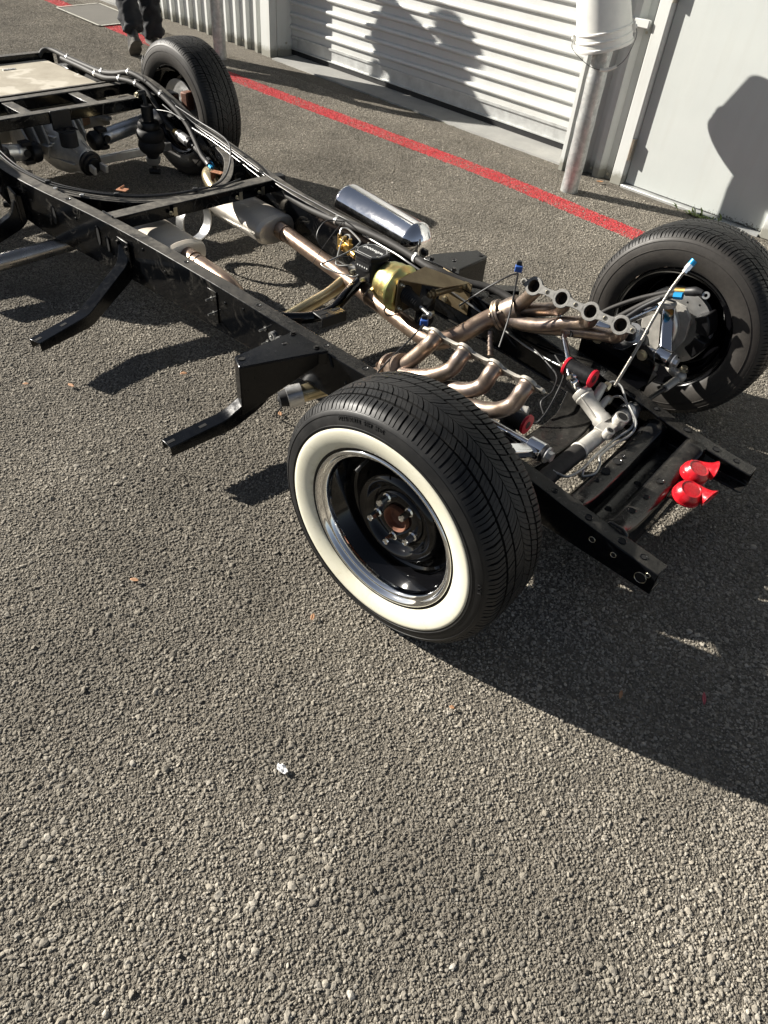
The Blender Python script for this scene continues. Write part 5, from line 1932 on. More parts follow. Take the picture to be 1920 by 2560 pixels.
# ------------------------------------------------------------------ rear suspension: diff, half shafts, air springs
di = empty('differential', (0, 0, 0), 0, ch)
mb = MB()
prof = [(0.0001, 0.0), (0.070, 0.0), (0.098, 0.012), (0.112, 0.04), (0.114, 0.10), (0.104, 0.155), (0.085, 0.20), (0.066, 0.24), (0.058, 0.275), (0.060, 0.285), (0.060, 0.300), (0.0001, 0.300)]
mb.lathe(prof, (-3.16, 0.0, 0.275), (1, 0.08, -0.12), 20, sx=0.92, sy=1.05)
mb.build('housing', 'cast_alu', di, 0.004, 25)
for k in range(6):
    a = 2 * math.pi * k / 6 + 0.2
    mb = MB()
    _, u_, w_ = basis((1, 0.08, -0.12))
    d_ = u_ * math.cos(a) + w_ * math.sin(a)
    o_ = Vector((-3.16, 0, 0.275))
    ax_ = Vector((1, 0.08, -0.12)).normalized()
    mb.beam(o_ + ax_ * 0.05 + d_ * 0.110, o_ + ax_ * 0.27 + d_ * 0.056, 0.008, 0.022, ax_.cross(d_))
    mb.build('rib', 'cast_alu', di, 0.002)
mb = MB()
mb.lathe([(0.0001, 0.300), (0.044, 0.300), (0.058, 0.302), (0.060, 0.316), (0.050, 0.320), (0.048, 0.335), (0.036, 0.338), (0.034, 0.352), (0.0001, 0.352)], (-3.16, 0, 0.275), (1, 0.08, -0.12), 32)
mb.build('pinion_seal', 'satin_black', di)
pin = Vector((-3.16, 0, 0.275)) + Vector((1, 0.08, -0.12)).normalized() * 0.355
for s_ in (-1, 1):
    mb = MB()
    mb.beam(pin + Vector((0, s_ * 0.028, 0)), pin + Vector((0.05, s_ * 0.032, -0.006)), 0.016, 0.034)
    mb.build('yoke_ear', 'cast_alu', di, 0.003)
mb = MB()   # batwing cover with ribs behind
mb.box((-3.215, 0, 0.30), (0.05, 0.36, 0.10))
for y in (-0.17, -0.11, -0.05, 0.05, 0.11, 0.17):
    mb.box((-3.175, y, 0.30), (0.07, 0.010, 0.13))
mb.build('rear_cover', 'cast_alu', di, 0.004)
for k, (y, z0_, z1_, x0_, x1_) in enumerate(((-0.085, 0.22, 0.41, -3.19, -3.05), (-0.125, 0.23, 0.40, -3.20, -3.07), (-0.165, 0.25, 0.385, -3.21, -3.10), (0.09, 0.23, 0.40, -3.19, -3.06), (0.135, 0.25, 0.385, -3.20, -3.09))):
    mb = MB()
    mb.prism([(x0_, z0_), (x1_ + 0.01, z0_ + 0.01), (x1_ + 0.045, (z0_ + z1_) / 2), (x1_, z1_ - 0.02), (x1_ - 0.03, z1_), (x0_, z1_ - 0.01)], (0, y, 0), (1, 0, 0), (0, 0, 1), 0.012)
    mb.build('casting_web', 'cast_alu', di, 0.004)
for y, z in ((-0.06, 0.335), (-0.075, 0.31), (-0.10, 0.30)):
    mb = MB()
    mb.box((-3.02, y, z), (0.05, 0.035, 0.007), R(15))
    mb.build('fin', 'brushed_alu', di, 0.002)
mb = MB()
mb.box((-2.922, -0.045, 0.432), (0.012, 0.10, 0.085))
mb.box((-2.895, -0.045, 0.394), (0.06, 0.10, 0.006))
mb.build('bump_bracket', 'satin_black', ch, 0.003)
mb = MB()
mb.cyl((-2.885, -0.045, 0.391), (-2.885, -0.045, 0.322), 0.042, 28)
mb.build('bump_stop', 'black_rubber', ch, 0.004)
mb = MB()
mb.bolt((-2.885, -0.045, 0.397), (0, 0, 1), 0.011, 0.008)
mb.build('bolt', 'satin_black', ch)
for s in (-1, 1):
    hs = empty('half_shaft', (0, 0, 0), 0, ch)
    a, b = Vector((-3.03, s * 0.205, 0.282)), Vector((-3.055, s * 0.60, 0.332))
    mb = MB()
    d = (b - a).normalized()
    Ls = (b - a).length
    mb.lathe([(0.0001, 0), (0.026, 0.002), (0.034, 0.012), (0.0365, 0.03), (0.0385, 0.034), (0.0385, 0.046), (0.0375, 0.050), (0.0385, 0.053), (0.0385, Ls - 0.03), (0.034, Ls), (0.0001, Ls)], a, d, 40)
    mb.build('shaft_tube', 'brushed_alu', hs, 0, 50)
    mb = MB()
    mb.cyl(a + Vector((0.030, s * 0.012, 0.004)), a + Vector((0.040, s * 0.012, 0.004)), 0.017, 20)
    mb.build('joint_cap', 'satin_black', hs)
    mb = MB()
    mb.lathe([(0.0001, -0.070), (0.042, -0.066), (0.049, -0.045), (0.044, -0.020), (0.030, -0.010), (0.0001, -0.008)], a, d, 24)
    mb.box(a + d * 0.0 + Vector((0, 0, 0.042)), (0.05, 0.05, 0.02))
    mb.box(a + d * 0.0 - Vector((0, 0, 0.042)), (0.05, 0.05, 0.02))
    mb.build('inner_yoke', 'satin_black', hs, 0.003)
    asx, asy = -2.885, s * 0.405
    ab = empty('air_spring', (0, 0, 0), 0, ch)
    mb = MB()
    mb.lathe([(0.0001, 0.0), (0.030, 0.0), (0.036, 0.018), (0.052, 0.028), (0.064, 0.042), (0.070, 0.062), (0.066, 0.080), (0.060, 0.088), (0.067, 0.098), (0.071, 0.118), (0.066, 0.138), (0.056, 0.146), (0.0001, 0.147)], (asx, asy, 0.190), (0.03, 0, 1), 40)
    mb.build('bellows', 'black_rubber', ab, 0, 50)
    mb = MB()
    mb.lathe([(0.0001, 0), (0.055, 0.0), (0.0565, 0.004), (0.0565, 0.022), (0.050, 0.034), (0.031, 0.036), (0.030, 0.108), (0.026, 0.110), (0.0001, 0.104)], (asx, asy, 0.336), (0.03, 0, 1), 40)
    mb.build('cap', 'satin_black', ab, 0, 35)
    mb = MB()
    mb.lathe([(0.0001, 0), (0.026, 0.0), (0.034, 0.010), (0.040, 0.034), (0.0001, 0.036)], (asx, asy, 0.156), (0.03, 0, 1), 32)
    mb.build('lower_seat', 'brushed_alu', ab)
    mb = MB()
    mb.cyl((asx, asy, 0.11), (asx, asy, 0.16), 0.012, 12)
    mb.cyl((asx - 0.02, asy - 0.02, 0.118), (asx + 0.02, asy + 0.02, 0.118), 0.016, 14)
    mb.build('lower_eye', 'satin_black', ab)
    mb = MB()
    mb.tube([(asx, asy, 0.442), (asx - 0.004, asy, 0.468), (asx - 0.02, asy + s * 0.0, 0.485)], 0.011, 12, smooth=3)
    mb.cyl((asx - 0.032, asy - 0.022, 0.488), (asx - 0.032, asy + 0.022, 0.488), 0.017, 20)
    mb.build('upper_eye', 'satin_black', ab)
    mb = MB()
    mb.bolt((asx - 0.032, asy - 0.024, 0.488), (0, -1, 0), 0.010, 0.010)
    mb.build('bolt', 'zinc_bolt', ab)
    mb = MB()
    mb.beam((-3.13, s * 0.16, 0.142), (-3.10, s * 0.66, 0.150), 0.026, 0.044)
    mb.build('lower_link', 'brushed_alu', ch, 0.006)
    mb = MB()
    mb.cyl((-3.30, s * 0.05, 0.29), (-3.33, s * 0.60, 0.31), 0.016, 14)
    mb.build('toe_link', 'cast_alu', ch)
    mb = MB()
    mb.beam((-3.20, s * 0.36, 0.31), (-3.42, s * 0.30, 0.30), 0.04, 0.02)
    mb.build('link_bracket', 'cast_alu', ch, 0.005)
    # hub carrier, rotor, caliper at the rear wheel
    mb = MB()
    mb.lathe([(0.03, -0.004), (0.152, -0.004), (0.152, 0.004), (0.03, 0.004)], (-3.062, s * 0.735, 0.337), (0, 1, 0), 48, closed=True)
    mb.build('brake_rotor', 'brushed_alu', ch)
    mb = MB()
    mb.box((-3.06, s * 0.67, 0.337), (0.09, 0.06, 0.20))
    mb.cyl((-3.06, s * 0.64, 0.337), (-3.06, s * 0.72, 0.337), 0.06, 24)
    mb.build('hub_carrier', 'satin_black', ch, 0.010)
    mb = MB()
    mb.box((-2.955, s * 0.71, 0.41), (0.05, 0.06, 0.09), R(10))
    mb.build('caliper_bracket', 'rust_hub', ch, 0.008)
    mb = MB()
    mb.cyl((-2.90, s * 0.66, 0.28), (-2.86, s * 0.62, 0.27), 0.035, 20)
    mb.build('caliper', 'polished_alu', ch, 0.004)
mb = MB()
mb.box((-3.28, 0.24, 0.305), (0.06, 0.07, 0.05), R(20))
mb.build('snubber', 'dry_leaf', ch, 0.008)
mb = MB()
mb.cyl((-3.12, 0.40, 0.395), (-3.12, 0.44, 0.395), 0.036, 24)
mb.cyl((-3.12, 0.395, 0.395), (-3.12, 0.40, 0.395), 0.014, 18)
mb.build('bushing', 'satin_black', ch)
hose([(-2.96, 0.455, 0.53), (-2.97, 0.462, 0.57), (-2.985, 0.475, 0.61), (-3.0, 0.50, 0.64)], 0.0018, 'cable_tie', 'cable_black', 6)
hose([(-2.82, 0.41, 0.438), (-2.72, 0.435, 0.445), (-2.62, 0.452, 0.43)], 0.0028, 'brake_line', 'steel_line', 8)

# ------------------------------------------------------------------ steering rack and front suspension
ra = empty('steering_rack', (0, 0, 0), 0, ch)
mb = MB()
mb.tube([(0.093, -0.36, 0.185), (0.093, -0.02, 0.192)], 0.0285, 28)
mb.build('boot_tube', 'hose_rubber', ra, 0, 50)
mb = MB()
mb.lathe([(0.0285, 0), (0.031, 0.002), (0.031, 0.012), (0.0285, 0.014)], (0.093, -0.03, 0.192), (0, 1, 0), 28)
mb.tube([(0.093, -0.018, 0.192), (0.095, 0.10, 0.197), (0.098, 0.20, 0.203), (0.10, 0.27, 0.206)], 0.0262, 28, smooth=3)
mb.cyl((0.118, 0.085, 0.208), (0.128, 0.085, 0.240), 0.016, 20)
mb.cyl((0.112, 0.165, 0.214), (0.122, 0.165, 0.252), 0.024, 24)
mb.box((0.10, 0.125, 0.218), (0.05, 0.09, 0.018))
mb.build('rack_housing', 'cast_alu', ra, 0.002)
for y, r_, z_ in ((0.085, 0.010, 0.2412), (0.165, 0.017, 0.2532)):
    mb = MB()
    mb.lathe([(0.0001, 0), (r_, 0)], (0.1285 if r_ < 0.012 else 0.1225, y, z_), (0.25, 0, 1), 20)
    mb.build('plug_recess', 'black_hole', ra)
mb = MB()
mb.lathe([(0.034, 0), (0.036, 0.004), (0.036, 0.03), (0.026, 0.036), (0.026, 0.06)], (0.10, 0.245, 0.205), (0, 1, 0.03), 28)
mb.build('rack_collar', 'brushed_alu', ra)
pa, pb = Vector((-0.048, 0.172, 0.262)), Vector((0.082, 0.148, 0.205))
pd = (pb - pa).normalized()
mb = MB()
mb.lathe([(0.0001, 0), (0.024, 0.001), (0.0325, 0.004), (0.0335, 0.020), (0.0315, 0.024), (0.0335, 0.028), (0.0320, 0.034), (0.0285, 0.040), (0.0275, 0.110), (0.031, 0.118), (0.031, 0.140)], pa, pd, 36)
mb.cyl(pa + pd * 0.062 + Vector((0.0, 0.01, 0.01)), pa + pd * 0.050 + Vector((0.0, 0.075, 0.035)), 0.018, 18, 0.014)
mb.cyl(pa + pd * 0.092 + Vector((0.0, 0.01, 0.008)), pa + pd * 0.088 + Vector((0.005, 0.062, 0.028)), 0.014, 16, 0.011)
mb.build('pinion_housing', 'cast_alu', ra, 0.0015)
mb = MB()
mb.beam(pa + pd * 0.03 + Vector((-0.012, -0.026, 0.016)), pa + pd * 0.135 + Vector((-0.012, -0.022, 0.014)), 0.006, 0.006)
mb.build('casting_rib', 'cast_alu', ra)
for p, q_ in (((0.006, 0.245, 0.262), (0.002, 0.268, 0.272)), ((0.036, 0.218, 0.238), (0.034, 0.240, 0.246))):
    mb = MB()
    mb.cyl(p, q_, 0.0125, 6)
    mb.build('line_nut', 'zinc_bolt', ra)
for pts in ([(0.002, 0.262, 0.270), (0.012, 0.278, 0.282), (0.045, 0.275, 0.280), (0.085, 0.245, 0.262), (0.120, 0.215, 0.258), (0.150, 0.195, 0.245), (0.160, 0.170, 0.225), (0.145, 0.10, 0.205), (0.145, -0.02, 0.200), (0.15, -0.10, 0.198), (0.14, -0.165, 0.198), (0.115, -0.185, 0.205), (0.10, -0.195, 0.213)],
            [(0.034, 0.236, 0.245), (0.060, 0.245, 0.262), (0.10, 0.225, 0.265), (0.135, 0.205, 0.255), (0.165, 0.185, 0.238), (0.172, 0.15, 0.215), (0.158, 0.08, 0.205), (0.155, 0.0, 0.20), (0.175, -0.035, 0.195), (0.185, -0.08, 0.19), (0.165, -0.115, 0.187), (0.155, -0.10, 0.197)]):
    mb = MB()
    mb.tube(pts, 0.0042, 8, smooth=6)
    mb.build('fluid_line', 'steel_line', ra)
# steering shaft with universal joint
sh = empty('steering_shaft', (0, 0, 0), 0, ch)
j0 = Vector((-0.082, 0.155, 0.302))
mb = MB()
mb.cyl(pa + pd * 0.004, pa - pd * 0.035, 0.011, 14)
mb.build('pinion_stub', 'brushed_alu', sh)
top = Vector((-0.235, 0.310, 0.358))
sdir = (top - j0).normalized()
mb = MB()
mb.cyl(j0 + sdir * 0.05, top + sdir * 0.12, 0.0095, 16)
mb.build('shaft', 'chrome', sh)
mb = MB()
mb.beam(j0 - sdir * 0.004, j0 + sdir * 0.075, 0.034, 0.026)
mb.build('upper_yoke', 'polished_alu', sh, 0.006)
mb = MB()
mb.beam(j0 + Vector((0.006, 0.003, -0.004)), pa - pd * 0.020, 0.028, 0.030)
mb.build('lower_yoke', 'chrome', sh, 0.006)
mb = MB()
mb.bolt(j0 + sdir * 0.055 + Vector((-0.010, -0.016, 0.004)), (-0.4, -0.9, 0.1), 0.008, 0.012)
mb.cyl(j0 + Vector((0, -0.02, 0.01)), j0 + Vector((0, 0.02, -0.002)), 0.007, 12)
mb.build('yoke_bolt', 'zinc_bolt', sh)
# engine mounts: black sleeve with red urethane ends
for s in (-1, 1):
    em = empty('engine_mount', (0, 0, 0), 0, ch)
    y, z = s * 0.190, 0.312
    mb = MB()
    mb.cyl((-0.120, y, z), (-0.030, y, z), 0.0285, 32)
    mb.build('sleeve', 'satin_black', em, 0.001)
    for xa, xb in ((-0.130, -0.120), (-0.030, -0.020)):
        mb = MB()
        mb.lathe([(0.012, 0), (0.029, 0), (0.0315, 0.003), (0.0305, 0.010), (0.012, 0.010)], (xa, y, z), (1, 0, 0), 32, closed=True)
        mb.build('end_bush', 'red_urethane', em)
    mb = MB()
    mb.cyl((-0.131, y, z), (-0.0195, y, z), 0.0125, 20)
    mb.build('inner_sleeve', 'satin_black', em)
    mb = MB()
    mb.prism([(-0.105, z - 0.02), (-0.045, z - 0.02), (-0.03, 0.215), (-0.12, 0.215)], (0, y + s * 0.018, 0), (1, 0, 0), (0, 0, 1), 0.006)
    mb.beam((-0.075, y + s * 0.02, 0.25), (-0.075, s * 0.30, 0.262), 0.08, 0.006)
    mb.build('mount_bracket', 'satin_black', em, 0.002)
# upper mounts (shock towers), arms, knuckles, brakes
for s in (-1, 1):
    dz = 0.0
    mb = MB()
    hump = [(-0.19, 0.24), (-0.195, 0.33), (-0.175, 0.372), (-0.135, 0.386), (-0.095, 0.372), (-0.065, 0.345), (-0.035, 0.352), (0.0, 0.392), (0.035, 0.402), (0.07, 0.388), (0.09, 0.345), (0.085, 0.24)]
    o_y = 0.395 if s > 0 else -0.385
    mb.prism(hump, (0, o_y, -0.012 if s > 0 else -0.03), (1, 0, 0), (0, 0, 1), 0.006)
    mb.beam((-0.05, o_y, 0.25), (-0.05, s * 0.32, 0.25), 0.26, 0.008)
    tw = mb.build('shock_tower', 'wheel_black', ch, 0.002)
    for x, z in ((-0.135, 0.338), (0.035, 0.352)):
        m2 = MB()
        m2.bolt((x, o_y - 0.006 if s > 0 else o_y + 0.001, z - (0 if s > 0 else 0.02)), (0, -s, 0), 0.013, 0.010)
        m2.build('bolt', 'zinc_bolt', tw)
    uc = empty('upper_control_arm', (0, 0, 0), 0, ch)
    y0 = s * (0.45 if s > 0 else 0.315)
    zb = 0.345 if s > 0 else 0.352
    mb = MB()
    mb.cyl((-0.17, y0, zb), (0.115, y0, zb), 0.012, 16)
    mb.build('cross_shaft', 'polished_alu', uc)
    for x in (-0.15, 0.085):
        mb = MB()
        mb.cyl((x - 0.024, y0, zb), (x + 0.024, y0, zb), 0.0275, 28)
        mb.build('bush_housing', 'polished_alu', uc, 0.002)
        mb = MB()
        mb.cyl((x + 0.024, y0, zb), (x + 0.036, y0, zb), 0.026, 24)
        mb.build('bush', 'satin_black', uc, 0.002)
        mb = MB()
        mb.cyl((x + 0.036, y0, zb), (x + 0.040, y0, zb), 0.024, 24)
        mb.bolt((x + 0.040, y0, zb), (1, 0, 0), 0.015, 0.012)
        mb.build('end_nut', 'brushed_alu', uc)
        mb = MB()
        mb.beam((x, y0 + s * 0.01, zb), (-0.02 + x * 0.15, s * 0.60, 0.435), 0.042, 0.026)
        mb.build('arm_leg', 'polished_alu', uc, 0.006)
    mb = MB()
    mb.lathe([(0.0001, -0.03), (0.020, -0.03), (0.030, -0.012), (0.032, 0.0), (0.032, 0.012), (0.024, 0.020), (0.0001, 0.022)], (-0.02, s * 0.61, 0.440), (0, 0, 1), 24)
    mb.build('ball_joint', 'cast_alu', uc)
    lc = empty('lower_control_arm', (0, 0, 0), 0, ch)
    mb = MB()
    mb.beam((-0.02, s * 0.28, 0.175), (-0.005, s * 0.63, 0.165), 0.07, 0.04)
    mb.beam((-0.26, s * 0.34, 0.20), (-0.02, s * 0.60, 0.17), 0.028, 0.028)
    mb.build('arm_body', 'satin_black', lc, 0.006)
    mb = MB()
    mb.lathe([(0.0001, -0.02), (0.024, -0.018), (0.03, 0.0), (0.026, 0.02), (0.014, 0.04), (0.0001, 0.042)], (-0.005, s * 0.635, 0.185), (0, 0, 1), 24)
    mb.build('ball_joint', 'cast_alu', lc)
    mb = MB()
    mb.cyl((-0.045, s * 0.41, 0.405), (-0.02, s * 0.50, 0.195), 0.022, 20, 0.020)
    mb.cyl((-0.045, s * 0.41, 0.405), (-0.049, s * 0.395, 0.44), 0.008, 12)
    mb.build('shock_absorber', 'satin_black', ch)
    sp_ = empty('added_front_spring', (0, 0, 0), 0, ch)  # unseen spring added, widened to block sun between tyre and rail
    mb = MB()
    mb.lathe([(0.0001, 0), (0.046, 0.0), (0.060, 0.014), (0.069, 0.040), (0.064, 0.070), (0.058, 0.080), (0.066, 0.092), (0.070, 0.120), (0.062, 0.150), (0.050, 0.162), (0.0001, 0.163)], (-0.045, s * (0.515 if s < 0 else 0.490), 0.205), (0, -s * 0.25, 1), 36)
    mb.build('bellows', 'black_rubber', sp_, 0, 50)
    mb = MB()
    mb.lathe([(0.0001, 0), (0.046, 0.0), (0.046, 0.014), (0.026, 0.018), (0.026, 0.04), (0.0001, 0.04)], (-0.045, s * (0.476 if s < 0 else 0.451), 0.363), (0, -s * 0.25, 1), 28)
    mb.build('top_cap', 'brushed_alu', sp_, 0.001)
    mb = MB()
    mb.prism([(-0.20, 0.33), (0.06, 0.30), (0.045, 0.60), (-0.03, 0.66), (-0.07, 0.62)], (0, 0, 0.178), (1, 0, 0), (0, s, 0), 0.012 * s)
    mb.build('spring_plate', 'satin_black', lc, 0.003)
    # knuckle
    kn = empty('steering_knuckle', (0, 0, 0), 0, ch)
    mb = MB()
    pl = [(-0.105, -0.03), (-0.085, -0.075), (-0.02, -0.105), (0.045, -0.085), (0.07, -0.02), (0.062, 0.055), (0.03, 0.088), (-0.035, 0.095), (-0.085, 0.065), (-0.11, 0.015)]
    mb.prism(pl, (0, s * 0.675 + (0 if s > 0 else 0.012), 0.345), (1, 0, 0), (0, 0, 1), 0.012)
    mb.build('backing_plate', 'cast_alu', kn, 0.003)
    mb = MB()
    mb.tube([(-0.02, s * 0.615, 0.45), (-0.005, s * 0.640, 0.41), (0.018, s * 0.650, 0.36), (0.02, s * 0.645, 0.30), (0.0, s * 0.635, 0.20)], [0.020, 0.018, 0.022, 0.022, 0.022], 14, smooth=4)
    mb.build('upright', 'brushed_alu', kn, 0.002)
    mb = MB()
    mb.tube([(0.02, s * 0.64, 0.255), (0.08, s * 0.60, 0.235), (0.125, s * 0.585, 0.232)], [0.016, 0.015, 0.017], 12, smooth=4)
    mb.build('steering_arm', 'cast_alu', kn, 0.002)
    mb = MB()
    mb.lathe([(0.05, -0.011), (0.140, -0.011), (0.140, 0.011), (0.05, 0.011)], (0, s * 0.712, 0.337), (0, 1, 0), 48, closed=True)
    mb.build('brake_rotor', 'brushed_alu', kn)
    for k in range(18):
        a = 2 * math.pi * k / 18
        m2 = MB()
        rr = 0.10 + 0.022 * (k % 2)
        m2.lathe([(0.0001, 0), (0.004, 0)], (rr * math.cos(a), s * (0.712 - 0.0116), 0.337 + rr * math.sin(a)), (0, -s, 0), 10)
        m2.build('drill_hole', 'black_hole', kn)
    mb = MB()
    segs = []
    for k in range(7):
        a = R(-38 + 76 * k / 6)
        segs.append((0.122 * math.cos(a), s * 0.690, 0.337 + 0.122 * math.sin(a) + 0.02))
    mb.sweep(spline(segs, 2), [(-0.045, -0.024), (0.03, -0.024), (0.03, 0.024), (-0.045, 0.024)])
    mb.build('caliper', 'satin_black', kn, 0.005)
    # tie rod
    tr = empty('tie_rod', (0, 0, 0), 0, ch)
    mb = MB()
    mb.cyl((0.10, s * 0.30, 0.205), (0.122, s * 0.50, 0.222), 0.009, 12)
    mb.build('rod', 'satin_black', tr)
    mb = MB()
    mb.cyl((0.120, s * 0.48, 0.221), (0.126, s * 0.555, 0.228), 0.014, 16)
    mb.sphere((0.127, s * 0.583, 0.232), 0.021, 16, 10)
    mb.build('rod_end', 'cast_alu', tr)
    mb = MB()
    mb.cyl((0.127, s * 0.583, 0.245), (0.129, s * 0.584, 0.275), 0.007, 10)
    mb.bolt((0.128, s * 0.584, 0.258), (0, 0, 1), 0.012, 0.012)
    mb.build('castle_nut', 'zinc_bolt', tr)
    bp = [(0.102, s * 0.262, 0.205)]
    mb = MB()
    prof = []
    for i in range(8):
        prof += [(0.026 - 0.001 * i, i * 0.011), (0.020 - 0.0008 * i, i * 0.011 + 0.0055)]
    mb.lathe([(0.0001, 0)] + prof + [(0.0001, 0.09)], bp[0], (0.05, s, 0.05), 24)
    mb.build('rack_boot', 'black_rubber', tr, 0, 20)

# brake and clutch hoses standing up by the far wheel
mb = MB()
bpts = [(0.048, 0.205, 0.315), (0.040, 0.26, 0.345), (0.030, 0.34, 0.402), (0.018, 0.42, 0.468), (0.012, 0.49, 0.535), (0.018, 0.525, 0.585), (0.024, 0.538, 0.605)]
mb.tube(bpts, 0.0055, 12, smooth=8)
bh = mb.build('braided_hose', 'braided_hose', ch, 0, 60)
p, q_ = Vector((0.022, 0.534, 0.598)), Vector((0.030, 0.552, 0.628))
mb = MB()
mb.cyl(p, p + (q_ - p) * 0.75, 0.0095, 6)
mb.cyl(p + (q_ - p) * 0.3, p + (q_ - p) * 0.8, 0.012, 6)
mb.build('hose_end', 'chrome', bh)
mb = MB()
mb.cyl(p + (q_ - p) * 0.8, p + (q_ - p) * 1.25, 0.0115, 14)
mb.build('cap', 'blue_anodised', bh)
c1 = hose([(-0.23, 0.52, 0.33), (-0.19, 0.55, 0.375), (-0.12, 0.58, 0.430), (-0.05, 0.595, 0.475), (0.0, 0.60, 0.505)], 0.0085, 'brake_hose', 'hose_rubber')
mb = MB()
mb.cyl((-0.005, 0.60, 0.502), (0.035, 0.602, 0.515), 0.0115, 12)
mb.build('ferrule', 'brass', c1)
mb = MB()
mb.tube([(0.030, 0.602, 0.512), (0.060, 0.60, 0.525), (0.085, 0.598, 0.530)], [0.014, 0.016, 0.009], 14, smooth=3)
mb.build('grip_sleeve', 'cable_black', c1)
mb = MB()
mb.lathe([(0.006, -0.004), (0.0125, -0.004), (0.0125, 0.004), (0.006, 0.004)], (0.098, 0.598, 0.527), (0, -1, 0.4), 20, closed=True)
mb.build('banjo_eye', 'steel_line', c1)
c2 = hose([(-0.15, 0.50, 0.36), (-0.11, 0.53, 0.405), (-0.06, 0.555, 0.455), (-0.02, 0.568, 0.485), (0.005, 0.572, 0.498)], 0.0105, 'brake_hose', 'hose_rubber')
mb = MB()
mb.cyl((0.005, 0.572, 0.498), (0.033, 0.574, 0.506), 0.0125, 6)
mb.build('cap', 'blue_anodised', c2)
c3_ = hose([(-0.10, 0.50, 0.395), (-0.07, 0.535, 0.435), (-0.03, 0.56, 0.475)], 0.009, 'brake_hose', 'cable_black')
hose([(-0.20, 0.30, 0.36), (-0.17, 0.36, 0.365), (-0.10, 0.43, 0.365), (-0.02, 0.52, 0.37)], 0.012, 'brake_hose', 'cable_black')
# oxygen sensor leads: thin black cables with blue plugs
for pts, plug in (([(-0.36, 0.125, 0.30), (-0.385, 0.19, 0.38), (-0.405, 0.225, 0.46), (-0.415, 0.240, 0.515)], (-0.418, 0.243, 0.530)),
                  ([(-0.56, 0.135, 0.37), (-0.50, 0.18, 0.44), (-0.44, 0.225, 0.50), (-0.415, 0.240, 0.515)], None),
                  ([(-0.44, -0.44, 0.36), (-0.46, -0.36, 0.375), (-0.50, -0.20, 0.385), (-0.535, -0.09, 0.385)], (-0.545, -0.075, 0.385))):
    lead = hose(pts, 0.0032, 'sensor_lead', 'cable_black', 6)
    if plug:
        mb = MB()
        mb.box(plug, (0.026, 0.020, 0.022), R(30))
        mb.build('plug', 'blue_plug', lead, 0.003)
        mb = MB()
        mb.box(Vector(plug) + Vector((-0.004, 0.004, 0.017)), (0.018, 0.014, 0.014), R(30))
        mb.build('plug_cap', 'cable_black', lead, 0.002)
mb = MB()
mb.cyl((-0.47, 0.225, 0.275), (-0.425, 0.185, 0.215), 0.0105, 12)
for k in range(5):
    mb.cyl(Vector((-0.462, 0.218, 0.264)) + Vector((0.009, -0.008, -0.012)) * k, Vector((-0.460, 0.216, 0.261)) + Vector((0.009, -0.008, -0.012)) * k, 0.0125, 12)
mb.build('oxygen_sensor', 'header_steel', ch)
hose([(-0.33, 0.30, 0.25), (-0.22, 0.25, 0.245), (-0.15, 0.19, 0.255), (-0.125, 0.13, 0.235), (-0.13, 0.08, 0.215), (-0.10, 0.06, 0.19)], 0.0032, 'sensor_lead', 'cable_black', 6)
hose([(-0.20, 0.235, 0.30), (-0.13, 0.19, 0.285), (-0.10, 0.12, 0.255), (-0.085, 0.045, 0.21), (-0.09, 0.01, 0.185), (-0.10, -0.005, 0.183)], 0.0036, 'sensor_lead', 'cable_black', 6)
mb = MB()
mb.cyl((-0.205, 0.005, 0.178), (-0.14, 0.03, 0.18), 0.026, 20)
mb.cyl((-0.215, 0.0, 0.178), (-0.20, 0.006, 0.178), 0.040, 20, 0.030)
mb.build('rubber_mount', 'cast_alu', ch, 0.004)
mb = MB()
mb.box((-0.76, 0.20, 0.245), (0.05, 0.09, 0.085), R(20))
mb.cyl((-0.75, 0.17, 0.235), (-0.715, 0.16, 0.225), 0.036, 24)
mb.build('bearing_bracket', 'satin_black', ch, 0.008)
for dy, dzz in ((-0.03, 0.02), (0.03, 0.02), (0.0, -0.035)):
    mb = MB()
    mb.bolt((-0.722, 0.165 + dy, 0.232 + dzz), (1, -0.25, -0.2), 0.008, 0.010)
    mb.build('bolt', 'zinc_bolt', ch)

